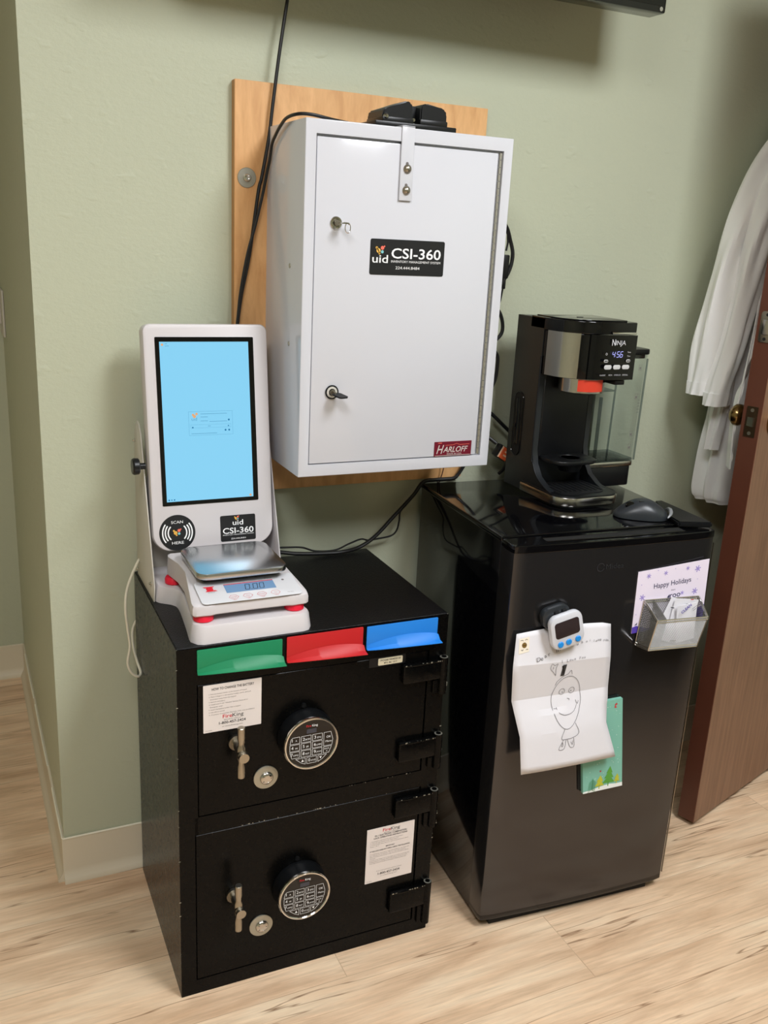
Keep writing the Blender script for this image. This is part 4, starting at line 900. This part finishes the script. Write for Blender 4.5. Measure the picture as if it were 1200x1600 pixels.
for k in range(7): zz_ = .030-k*.0036; stroke(q, [(-.0290, zz_-.007), (-.0207, zz_), (-.0125, zz_-.007)], .0010, yy-.0004)
obj('tree_print', q, M_treed, npd, flatshade=True)
q = NB(); text(q, 't', .0085, .1900, .0130, yy-.0002, bold=.02, shear=.2); flat(q, circ(-.0045, .0475, .0020, 5), yy-.0004); obj('red_print', q, M_redink, npd, flatshade=True, keep=True)

# holiday card ----------------------------------------------------------------
cd_ = fthing('greeting_card', 'lilac Happy Holidays card on the fridge door behind the wire basket', 'card', .36, SURF, .640)
px, pz_ = .36, .640
CP = [(.2740, .6350), (.4415, .6500), (.4415, .7850), (.2740, .7720)]
CP = [(.2765, .6420), (.4455, .6560), (.4405, .7855), (.2738, .7715)]
q = NB(); extr(q, CP, lambda p: (p[0]-px, 0, p[1]-pz_), lambda p: (p[0]-px, -.0010, p[1]-pz_)); obj('card_stock', q, M_cardlil, cd_)
yy = -.0013; ctx = lambda a: a
q = NB(); flat(q, [(p[0]-px, p[1]-pz_) for p in ((.2765, .6420), (.4455, .6560), (.4445, .6890), (.425, .680), (.36, .652), (.31, .650), (.285, .658), (.2757, .655))], yy); obj('purple_print', q, M_purple, cd_, flatshade=True)
q = NB(); text(q, 'Happy Holidays', .3590-px, .7370-pz_, .0105, yy, width=.0880, align='C', bold=.006, rot=.085); text(q, 'from', .3625-px, .7255-pz_, .0035, yy, align='C', rot=.085); text(q, 'roo', .3690-px, .7110-pz_, .0115, yy, width=.0250, align='C', rot=.085, bold=.012)
flat(q, [(p[0]-px, p[1]-pz_) for p in ((.3490, .7060), (.3510, .7140), (.3550, .7180), (.3560, .7130), (.3540, .7080))], yy); flat(q, [(p[0]-px, p[1]-pz_) for p in ((.2800, .6590), (.2865, .6650), (.2862, .6600))], yy-.0002)
obj('card_text', q, M_navyink, cd_, flatshade=True, keep=True)
q = NB()
def flake(x, z, r):
    for k in range(3):
        a = k*PI/3+.3; stroke(q, [(x-px-r*math.cos(a), z-pz_-r*math.sin(a)), (x-px+r*math.cos(a), z-pz_+r*math.sin(a))], r*.34, yy)
    flat(q, circ(x-px, z-pz_, r*.5, 8), yy-.0001)
for (x, z, r) in ((.2995, .7610, .0046), (.3390, .7640, .0044), (.3905, .7700, .0040), (.4150, .7670, .0064), (.2905, .7170, .0060), (.3850, .7185, .0040), (.4155, .7195, .0062), (.3200, .7710, .0012), (.3605, .7715, .0011), (.4160, .7840, .0011), (.2850, .7440, .0012), (.4180, .7450, .0010), (.4280, .7080, .0011), (.2810, .6820, .0011)): flake(x, z, r)
obj('snowflake_print', q, M_lilac, cd_, flatshade=True)

# wire basket -----------------------------------------------------------------
bk = fthing('wire_basket', 'silver wire mesh basket hanging on the upper right of the fridge door', 'basket', .355, SURF-.003, .612)
bx0, bx1, by0, by1 = -.060, .072, 0, -.047
TZ0, TZ1, BZ0, BZ1 = .098, .080, .002, .012      # rim back, rim front, bottom back/front heights
taper = .010
c8 = {('t', 'bl'): (bx0, by0, .1000), ('t', 'br'): (bx1, by0, .0965), ('t', 'fl'): (bx0, by1, .0760), ('t', 'fr'): (bx1-.012, by1, .0720),
      ('b', 'bl'): (bx0-.008, by0, .0060), ('b', 'br'): (bx1-.008, by0, .0020), ('b', 'fl'): (bx0-.006, by1+.008, .0110), ('b', 'fr'): (bx1-.022, by1+.008, .0070)}
C8 = {k: Vector(v) for k, v in c8.items()}
q = NB()
for lv, dz in (('t', 0), ('t', -.0045), ('b', 0), ('b', .005)):
    loop = [C8[(lv, k)]+Vector((0, 0, dz)) for k in ('bl', 'br', 'fr', 'fl', 'bl')]
    for a, b_ in zip(loop, loop[1:]): tube(q, [a, b_], .0013, 8, smooth=False)
for k in ('bl', 'br', 'fl', 'fr'): tube(q, [C8[('t', k)], C8[('b', k)]], .0012, 8, smooth=False)
obj('rim_wires', q, M_chrome, bk)
def panel(a, b_, c, d, nx, nz):
    """diagonal wires over the quad a-b (top) c-d (bottom)"""
    q = NB(); pt = lambda u, v: (a*(1-u)+b_*u)*(1-v)+(c*(1-u)+d*u)*v
    H = nz/nx
    for s in (1, -1):
        for k in range(-int(nz), nx+int(nz)+1):
            u0 = k/nx; u1 = (k+s*nz)/nx; v0, v1 = 0., 1.
            if u1 == u0: continue
            def cl(u): return (u-u0)/(u1-u0)
            lo, hi = sorted((cl(0), cl(1))); v0, v1 = max(0, lo), min(1, hi)
            if v1-v0 < .01: continue
            P, Q = pt(u0+(u1-u0)*v0, v0), pt(u0+(u1-u0)*v1, v1); tube(q, [P, Q], .00050, 4, smooth=False, caps=False)
    return q
mp = [(('t', 'fl'), ('t', 'fr'), ('b', 'fl'), ('b', 'fr'), 29, 15), (('t', 'bl'), ('t', 'fl'), ('b', 'bl'), ('b', 'fl'), 11, 18), (('t', 'br'), ('t', 'fr'), ('b', 'br'), ('b', 'fr'), 11, 18), (('t', 'bl'), ('t', 'br'), ('b', 'bl'), ('b', 'br'), 29, 20), (('b', 'fl'), ('b', 'fr'), ('b', 'bl'), ('b', 'br'), 34, 11)]
for a in mp: obj('mesh_panel', panel(C8[a[0]], C8[a[1]], C8[a[2]], C8[a[3]], a[4], a[5]), M_mesh, bk)
q = panel(Vector((bx0+.022, by0, .099)), Vector((bx0+.022, by1, .076)), Vector((bx0+.022, by0, .006)), Vector((bx0+.022, by1+.01, .012)), 16, 28); obj('divider', q, M_mesh, bk)
q = NB()
for x in (-.03, .04): lathe(q, (x, -.0002, .06), (0, 1, 0), [(.008, 0), (.008, .0028)], 18)
obj('magnet', q, M_blkmat, bk)
# packets in the basket
def packet(x0, w_, h_, lean, y_, z, m, label, prints):
    t = fthing('packet', label, 'packet', .355+x0, SURF-.003+y_, .612+z, 'packets in the wire basket')
    q = NB(); M = Matrix.Rotation(lean, 4, 'Y'); n = 8; R = []
    for i in range(n+1):
        v = i/n; th = .0006+.0030*math.sin(PI*v)
        R.append([q.verts.new(M @ Vector((x, yv*th+.0015*math.sin(4*v+x*40), h_*v))) for (x, yv) in ((-w_/2, 0), (-w_/4, -1), (w_/4, -1), (w_/2, 0), (w_/4, 1), (-w_/4, 1))])
    skin(q, R); obj('wrapper', q, m, t)
    for (kind, *a) in prints:
        q = NB(); 
        if kind == 'T': text(q, a[0], a[1], a[2], a[3], -.0062, bold=.02, rot=a[4]); mm = a[5]
        elif kind == 'C': arcband(q, a[0], a[1], a[2]*.62, a[2], 0, 360, -.0062, 24); mm = a[3]
        else: stroke(q, [(a[0], a[1]), (a[2], a[3])], a[4], -.0062); mm = a[5]
        bmesh.ops.transform(q, matrix=M, verts=q.verts); obj('packet_print', q, mm, t, flatshade=True, keep=True)
    return t
packet(-.010, .046, .090, .36, -.006, .012, M_paper, 'white and teal packet at the left end of the basket', [('S', -.015, .086, .018, .088, .003, M_teal), ('S', -.02, .070, .018, .072, .0016, M_lcdseg), ('S', -.01, .078, .012, .079, .002, M_teal)])
packet(.020, .056, .088, .14, -.013, .012, M_paper, 'white packet with a round black mark in the middle of the basket', [('C', -.002, .074, .0062, M_ink), ('S', .004, .089, .010, .089, .0016, M_redink), ('S', .004, .062, .026, .066, .0008, M_inkgrey)])
packet(.036, .046, .080, -.10, -.020, .012, mat('grey_white_wrap', (226, 224, 228), .5), 'white packet with blue lettering at the right end of the basket', [('T', 'CLEAN', -.016, .064, .006, .55, M_purple), ('S', .008, .070, .020, .076, .0008, M_inkgrey), ('S', .010, .066, .020, .071, .0008, M_inkgrey)])

# ================================================================ COFFEE MAKER
FT = FH
cm = thing('coffee_maker', 'black and steel pod coffee maker standing on top of the mini fridge', 'coffee maker', (1.03, -.18, FT))
ux = lambda x: x-1.03
uy = lambda y_: y_+.18
HZ0, HZ1 = 1.108-FT, 1.2265-FT
def fp(front, k=0):    # footprint with rounded front-left, slight bulge
    xl, xr = ux(.955)+k, ux(1.116)-k
    P = [(xl, uy(-.13)), (xl, uy(-.185))]
    pts = [(xl, uy(-.185)), (xl+.008, uy(-.225)), (xl+.027, uy(-.2525)+k), (xl+.052, uy(-.2690)+k), (xl+.095, uy(-.2780)+k), (xr-.020, uy(-.2820)+k)]
    c = catmull([(p[0], p[1], 0) for p in pts], 6); P = [(xl, uy(-.13))]+[(v.x, v.y) for v in c]
    P += [(xr-.006, uy(-.2800)+k), (xr, uy(-.272)), (xr, uy(-.13))]
    return P
q = NB(); pris(q, [(-.075, uy(-.078)), (-.075, uy(-.205)), (.020, uy(-.205)), (.020, uy(-.078))], 'z', .0, .001); q.free()
# side/back column: left wall with swept foot
q = NB()
prof = [(uy(-.078), .004), (uy(-.078), .376), (uy(-.178), .3765), (uy(-.178), .10), (uy(-.186), .070), (uy(-.205), .046), (uy(-.235), .031), (uy(-.262), .024), (uy(-.262), .004)]
pris(q, prof, 'x', ux(.955), ux(.968)); box(q, ux(.9655), ux(1.0985), uy(-.1765), uy(-.079), .005, .3755, .001)
pris(q, [(uy(-.150), .004), (uy(-.150), .376), (uy(-.178), .3765), (uy(-.178), .10), (uy(-.186), .070), (uy(-.205), .046), (uy(-.235), .031), (uy(-.262), .024), (uy(-.262), .004)], 'x', ux(1.088), ux(1.100))
obj('housing', q, M_coffee, cm)
q = NB(); tube(q, [(ux(.9545), uy(-.178), .30), (ux(.9545), uy(-.178), .10), (ux(.9545), uy(-.186), .070), (ux(.9545), uy(-.205), .046), (ux(.9545), uy(-.235), .031), (ux(.9545), uy(-.262), .024)], .0018, 8); obj('edge_trim', q, M_blkmat, cm)
q = NB(); pris(q, rrect(uy(-.128), uy(-.095), .074, .214, .016, 8), 'x', ux(.9549), ux(.9543)); obj('frother_bay', q, M_dark, cm)
q = NB(); tube(q, [(ux(.9540), p[0], p[1]) for p in rrect(uy(-.128), uy(-.095), .074, .214, .016, 6)+[rrect(uy(-.128), uy(-.095), .074, .214, .016, 6)[0]]], .0010, 6, smooth=False); tube(q, [(ux(.9540), uy(-.11), .20), (ux(.9538), uy(-.113), .15), (ux(.9538), uy(-.113), .10)], .005, 10)
obj('whisk', q, M_blkgloss, cm)
# head
q = NB(); softpris(q, fp(0, .002), 'z', HZ0, HZ1-.028, .001); obj('head', q, M_glassblk, cm)
def arcwall(i0, i1, z0, z1, off, m, name, label=None, th=.0012):
    P = fp(0, 0)[i0:i1]; q = NB(); A = []
    for k, p in enumerate(P):
        a = P[max(k-1, 0)]; c = P[min(k+1, len(P)-1)]; d = Vector((c[0]-a[0], c[1]-a[1])).normalized(); n_ = Vector((-d.y, d.x))
        if n_.y > 0 and d.x > 0: n_ = -n_
        n_ = Vector((d.y, -d.x))
        o_ = (p[0]+n_.x*off, p[1]+n_.y*off)
        A.append([q.verts.new((o_[0], o_[1], z0)), q.verts.new((o_[0], o_[1], z1)), q.verts.new((o_[0]-n_.x*(off+.003), o_[1]-n_.y*(off+.003), z1)), q.verts.new((o_[0]-n_.x*(off+.003), o_[1]-n_.y*(off+.003), z0))])
    skin(q, A); return obj(name, q, m, cm, label)
arcwall(2, 16, HZ0+.001, HZ1-.0265, .0004, M_steel, 'steel_band', 'curved brushed steel cladding')
q = NB(); softpris(q, fp(0, 0), 'z', HZ1-.0265, HZ1-.0025, .0015); softpris(q, [(p[0]*.86, p[1]*.86+.004) for p in fp(0)], 'z', HZ1-.003, HZ1, .001); ld_ = obj('lid', q, M_blkgloss, cm)
q = NB(); box(q, -.010, .004, uy(-.2), uy(-.196), HZ1, HZ1+.001); obj('lid_mark', q, M_dark, ld_)
yp = uy(-.2825)                                                             # control panel
q = NB(); P = [(ux(1.006), uy(-.2710)), (ux(1.048), uy(-.2800)), (ux(1.1120), uy(-.2835)), (ux(1.1120), uy(-.274)), (ux(1.006), uy(-.262))]; pris(q, P, 'z', HZ0+.001, HZ1-.0275); cp_ = obj('control_panel', q, M_glassblk, cm)
q = NB(); box(q, ux(1.0480), ux(1.108), uy(-.2850), uy(-.280), HZ1-.0262, HZ1-.0212, .0012); obj('lid_latch', q, M_chrome, cm)
def pn(x): 
    return (uy(-.2755)-.0065*(x-ux(1.022))/.038 if x < ux(1.06) else uy(-.2820)-.0015*(x-ux(1.06))/.0685)-.0005
x0 = ux(1.046); yq = uy(-.2835)-.0010
q = NB(); text(q, 'N', x0+.0025, HZ1-.0475, .0125, yq, width=.0085, bold=.012); text(q, 'INJA', x0+.0115, HZ1-.0465, .0092, yq, width=.0255, bold=.004)
for (s, x, z, h_) in (('Temp', .0480, -.0620, .0026), ('Time', .0480, -.0700, .0026), ('CLASSIC', -.0125, -.1085, .0028), ('RICH', .0070, -.1085, .0028), ('OVER ICE', .0250, -.1085, .0028), ('SPECIAL', .0445, -.1085, .0028)): text(q, s, x0+x, HZ1+z, h_, yq, align='C')
obj('panel_print', q, mat('grey_print', (196, 196, 200), .5), cp_, flatshade=True, keep=True)
q = NB(); xx = x0+.0055
for ch in '4:56':
    if ch == ':': flat(q, circ(xx+.0005, HZ1-.0630, .0006, 8), yq); flat(q, circ(xx, HZ1-.0680, .0006, 8), yq); xx += .0028; continue
    seg7(q, ch, xx, HZ1-.0710, .0112, .0058, .0011, yq); xx += .0086
obj('clock_digits', q, M_led, cp_, flatshade=True, keep=True)
for i in range(3):
    q = NB(); softpris(q, rrect(x0-.0115+i*.0225, x0+.0070+i*.0225, HZ1-.0955, HZ1-.0865, .0042), 'y', yq, yq-.0012, .0004); obj('button', q, M_keyw, cp_)
for x in (-.0085, .0475):
    q = NB(); softpris(q, rrect(x0+x-.0050, x0+x+.0050, HZ1-.0815, HZ1-.0755, .0028), 'y', yq, yq-.0010, .0003); bt_ = obj('arrow_button', q, M_keyw, cp_)
    q = NB(); flat(q, circ(x0+x-.002, HZ1-.0785, .0018, 10), yq-.0013); flat(q, circ(x0+x+.002, HZ1-.0785, .0018, 10), yq-.0013); obj('button_mark', q, M_ink, cp_, flatshade=True)
q = NB(); arcband(q, x0-.0085, HZ1-.0645, .0016, .0023, 0, 360, yq-.0002, 18); obj('power_mark', q, M_keyw, cp_, flatshade=True)
# brew basket ring under the head
q = NB(); lathe(q, (ux(1.030), uy(-.222), HZ0-.031), (0, 0, 1), [(.045, 0), (.0475, .002), (.0475, .0315)], 48); bb = obj('brew_basket', q, M_steel, cm, 'brushed steel filter holder')
q = NB(); n = 16; A = []
for i in range(n+1):
    a = math.radians(-135+72*i/n); r_ = .0481; c_, s_ = math.cos(a), math.sin(a)
    A.append([q.verts.new((ux(1.030)+r_*c_, uy(-.222)+r_*s_, HZ0-.0255)), q.verts.new((ux(1.030)+r_*c_, uy(-.222)+r_*s_, HZ0-.001)), q.verts.new((ux(1.030)+(r_-.001)*c_, uy(-.222)+(r_-.001)*s_, HZ0-.001)), q.verts.new((ux(1.030)+(r_-.001)*c_, uy(-.222)+(r_-.001)*s_, HZ0-.0255))])
skin(q, A); obj('red_band', q, mat('red_orange_print', (206, 58, 36), .45), bb)
q = NB(); box(q, ux(1.075), ux(1.100), uy(-.275), uy(-.235), HZ0-.011, HZ0-.0015, .002); obj('basket_handle', q, M_blkp, bb)
# inner column, drip tray, base
q = NB(); softpris(q, rrect(ux(.968), ux(1.088), uy(-.180), uy(-.150), .004), 'z', .085, HZ0, .001); obj('back_panel', q, M_blkp, cm)
q = NB(); softpris(q, rrect(ux(.972), ux(1.084), uy(-.250), uy(-.176), [.004, .004, .03, .03]), 'z', .078, .087, .002); cyl(q, (ux(1.028), uy(-.215), .060), (ux(1.028), uy(-.215), .079), .022, .030); lathe(q, (ux(1.028), uy(-.215), .087), (0, 0, 1), [(.024, 0), (.024, .0015), (.021, .0018), (.020, .0006)], 32, cap1=False); obj('cup_shelf', q, M_blkp, cm)
def basefp(k): return rrect(ux(.949)+k, ux(1.110)-k, uy(-.306)+k, uy(-.15), [.002, .002, .046, .038], 10)
q = NB(); softpris(q, basefp(0), 'z', .0055, .0232, .001); obj('base_band', q, M_steel, cm, 'brushed steel base band')
q = NB(); softpris(q, basefp(.004), 'z', .0, .0060, .001); softpris(q, basefp(.002), 'z', .0232, .0260, .0008); obj('base', q, M_blkp, cm)
q = NB(); pris(q, rrect(ux(.968), ux(1.086), uy(-.285), uy(-.185), .030, 8), 'z', .0255, .0275)
for k in range(9): box(q, ux(.975)+k*.0125, ux(.975)+k*.0125+.003, uy(-.27), uy(-.20), .0270, .0290)
obj('drip_tray', q, M_blkmat, cm)
# reservoir
RX0, RX1, RY0, RY1 = ux(1.104), ux(1.252), uy(-.168), uy(-.072)
q = NB(); softpris(q, rrect(RX0-.004, RX1-.012, RY0+.002, RY1, .012), 'z', .0, .046, .002); obj('reservoir_base', q, M_blkp, cm)
q = NB(); softpris(q, rrect(RX0-.002, RX1-.008, RY0, RY1, .012), 'z', .0465, .0575, .001); obj('reservoir_band', q, M_steel, cm)
rv = None
q = NB()
def rring(k, z, s=0): return [q.verts.new((x, y_, z)) for x, y_ in rrect(RX0+k-.002, RX1-k-.008+s, RY0+k, RY1-k, .012-k*.5, 5)]
skin(q, [rring(.0025, .062), rring(.0025, .298, .008), rring(0, .298, .008), rring(0, .058), ], cap0=True, cap1=True); rv = obj('reservoir', q, M_clear, cm, 'clear water tank')
q = NB(); softpris(q, rrect(RX0-.003, RX1+.002, RY0-.001, RY1+.001, .012), 'z', .299, .311, .002); softpris(q, rrect(RX0+.002, RX1-.006, RY0+.004, RY1-.004, .010), 'z', .290, .300, .001); obj('reservoir_lid', q, M_blkp, rv)
q = NB(); cyl(q, (RX0+.040, uy(-.12), .060), (RX0+.040, uy(-.12), .215), .006); cyl(q, (RX0+.052, uy(-.135), .060), (RX0+.052, uy(-.135), .20), .004); box(q, RX0+.03, RX0+.075, uy(-.15), uy(-.1), .215, .219, .001)
obj('water_tube', q, M_clear2, rv)
q = NB()
for (x, y_) in ((RX0+.001, RY0+.001), (RX1-.010, RY0+.001), (RX0+.062, RY0+.004)): tube(q, [(x, y_, .060), (x+.004*(x > RX0+.02), y_, .290)], .0022, 8, smooth=False)
obj('corner_rib', q, M_clear2, rv)
q = NB(); box(q, RX0+.002, RX1-.012, RY0+.004, RY1-.004, .0585, .064, .001); obj('tank_floor', q, M_clear2, rv)
q = NB()
for z in (.085, .115, .20, .265):
    xx = RX1-.030+z*.02; stroke(q, [(xx-.004, z), (xx+.004, z), (xx+.004, z+.012), (xx-.004, z+.012), (xx-.004, z)], .0006, RY0-.0004); flat(q, [(xx-.0018, z+.002), (xx+.0018, z+.002), (xx+.0022, z+.007), (xx-.0022, z+.007)], RY0-.0004)
for k in range(5): stroke(q, [(RX1-.020, .17+k*.007), (RX1-.014, .17+k*.007)], .001, RY0-.0004)
obj('level_marks', q, M_inkgrey, rv, flatshade=True)

# ================================================================ COMPUTER MOUSE
ms = thing('computer_mouse', 'graphite wireless computer mouse resting at the front of the fridge top', 'mouse', (1.091, -.385, FH), math.radians(-27))
q = NB(); NU, NV = 26, 16; R = []
# local: x from -0.058 (front, buttons) to +0.055 (palm)
for i in range(NU+1):
    u = i/NU; x = -.056+.112*u; e = math.sin(PI*min(max(u, .0), 1))**.42 if 0 < u < 1 else 0
    hw = (.0345-.004*math.sin(PI*u*1.4))*max(e, .02); hgt = (.012+.026*math.sin(PI*(.12+.72*u))**1.3)*max(math.sin(PI*u)**.35 if 0 < u < 1 else 0, .05)
    R.append([q.verts.new((x, hw*math.cos(PI*j/NV)*(1 if j < NV/2 else 1.06), .001+hgt*math.sin(PI*j/NV)**.72)) for j in range(NV+1)])
for a, b_ in zip(R, R[1:]):
    for j in range(NV): q.faces.new((a[j], a[j+1], b_[j+1], b_[j]))
    q.faces.new((a[NV], a[0], b_[0], b_[NV]))
q.faces.new(R[0]); q.faces.new(list(reversed(R[-1]))); sh_ = obj('shell', q, M_mouse, ms)
q = NB(); lathe(q, (-.026, -.0150, .0250), (0, 1, 0), [(.0075, 0), (.0095, .001), (.0095, .006), (.0075, .007)], 24); obj('scroll_wheel', q, M_blkgloss, ms)
q = NB(); softpris(q, rrect(-.010, .003, -.015, -.008, .003), 'z', .0330, .0362, .0006); obj('mode_button', q, M_blkgloss, ms)
q = NB(); tube(q, [(.0540, .022, .012), (.0570, .010, .017), (.0575, -.006, .018), (.0545, -.020, .014), (.047, -.029, .008)], lambda t_: .0042*math.sin(PI*(.1+.8*t_)), 8); obj('rear_trim', q, M_mousetrim, ms, 'lighter grey rear edge')

# ================================================================ LAB COAT behind the door
lc = thing('lab_coat', 'white lab coat hanging on the wall behind the open door', 'coat', (1.60, -.09, .74))
KX, KY, KZ_ = 1.60, -.09, .74
def loft(stations, nphi=40, folds=None):
    """stations: (cx, cy, z, rx, ry, tilt)"""
    q = NB(); pts = []
    S_ = [Vector((s[0], s[1], s[2])) for s in stations]; K = 8; C = catmull([tuple(v) for v in S_], K)
    Rr = catmull([(s[3], s[4], 0) for s in stations], K)
    rings = []
    for i, (c, r) in enumerate(zip(C, Rr)):
        rg = []
        for j in range(nphi):
            a = 2*PI*j/nphi; f = 1+(folds(a, c.z) if folds else 0)
            rg.append(q.verts.new((c.x-KX+r.x*f*math.cos(a), c.y-KY+r.y*f*math.sin(a), c.z-KZ_)))
        rings.append(rg)
    skin(q, rings, True, True); return q
fold = lambda a, z: .12*math.sin(5*a+2*z)+.09*math.sin(9*a-5*z+1)+.03*noise.noise(Vector((a*2, z*14, 1)))
obj('coat_body', loft([(1.680, -.085, .758, .120, .050), (1.672, -.085, .80, .128, .055), (1.662, -.085, 1.0, .108, .055), (1.668, -.08, 1.3, .095, .055), (1.700, -.07, 1.55, .090, .050), (1.78, -.06, 1.72, .12, .045), (1.83, -.05, 1.80, .05, .03)], 64, fold), M_coat, lc)
fs = lambda a, z: .16*math.sin(3*a+7*z)+.09*math.sin(6*a-11*z)+.10*noise.noise(Vector((math.cos(a)*1.6, math.sin(a)*1.6+z*9, 3)))
sl_ = obj('sleeve', loft([(1.4740, -.105, 1.040, .0350, .022), (1.4790, -.105, 1.10, .0370, .026), (1.4900, -.105, 1.20, .0425, .032), (1.5100, -.105, 1.32, .0480, .036), (1.5500, -.100, 1.46, .0500, .040), (1.6300, -.09, 1.60, .0500, .042), (1.75, -.075, 1.72, .050, .035)], 40, fs), M_coat, lc)
sr_ = obj('sleeve', loft([(1.4860, -.150, 1.020, .0370, .018), (1.4920, -.150, 1.08, .0350, .022), (1.5060, -.150, 1.16, .0330, .026), (1.5220, -.148, 1.26, .0330, .028), (1.5450, -.143, 1.40, .0360, .030), (1.6050, -.13, 1.54, .040, .032), (1.74, -.10, 1.70, .045, .03)], 40, fs), M_coat, lc)
for (par, cx_, cy_, z, rx_, ry_) in ((sl_, 1.4740, -.105, 1.040, .0356, .0226), (sr_, 1.4860, -.150, 1.020, .0376, .0186)):
    q = loft([(cx_, cy_, z, rx_, ry_), (cx_+.001, cy_, z+.014, rx_+.0004, ry_+.001), (cx_+.002, cy_, z+.030, rx_+.0008, ry_+.0022)], 40, fs); obj('cuff', q, M_coat, par)
q = loft([(1.5250, -.118, .905, .020, .014), (1.5300, -.118, .96, .022, .016), (1.5380, -.118, 1.05, .024, .018), (1.5450, -.118, 1.2, .024, .018)], 28, fs); obj('belt_tab', q, M_coat, lc)
q = NB(); pts = [(1.5660, -.155, 1.50), (1.5640, -.158, 1.42), (1.5560, -.165, 1.28), (1.5300, -.185, 1.170), (1.4700, -.235, 1.085), (1.4485, -.250, 1.008), (1.4520, -.250, .945), (1.4575, -.250, .890)]
C = catmull(pts, 8); A = []
for i, c in enumerate(C):
    wv = .004*math.sin(i*.7); x = c.x-KX; y_ = c.y-KY; z = c.z-KZ_; k = .16+.84*max(0, min(1, (c.z-1.06)/.16))
    A.append([q.verts.new((x, y_, z)), q.verts.new((x+.010*k, y_-.006*k+wv, z)), q.verts.new((x+.040*k, y_+.006+wv, z-.002)), q.verts.new((x+.085*k, y_+.020, z)), q.verts.new((x+.085*k, y_+.026, z)), q.verts.new((x+.010*k, y_+.003+wv, z))])
skin(q, A); obj('front_panel', q, M_coat, lc)
q = NB(); tube(q, [(p[0]-KX-.0005, p[1]-KY-.001, p[2]-KZ_) for p in pts], .0022, 8); obj('placket_edge', q, M_coat, lc)
q = NB(); tube(q, [(.13, .04, 1.14), (.13, .03, 1.18), (.13, .055, 1.20), (.13, .085, 1.19)], .004, 8); tube(q, [(.0, .02, 1.05), (.13, .02, 1.13), (.26, .02, 1.05)], .006, 8); obj('hanger', q, M_blkp, lc)

# ================================================================ STAND-IN DESK, unseen, added to darken the fridge door's reflection
dk = thing('stand_in_desk', 'dark desk added out of view to darken the mini fridge door reflection', 'stand_in_desk', (1.75, -1.75, 0))
obj('desk_top', box(NB(), -.80, .62, -.36, .42, .72, .75, .003), mat('stand_in_desk_grey', (96, 98, 102), .45), dk)
for x in (-.78, .56): obj('side_panel', box(NB(), x, x+.03, -.34, .40, 0, .72), MATS['stand_in_desk_grey'], dk)
obj('front_panel', box(NB(), -.75, .56, .37, .395, .04, .72), MATS['stand_in_desk_grey'], dk)
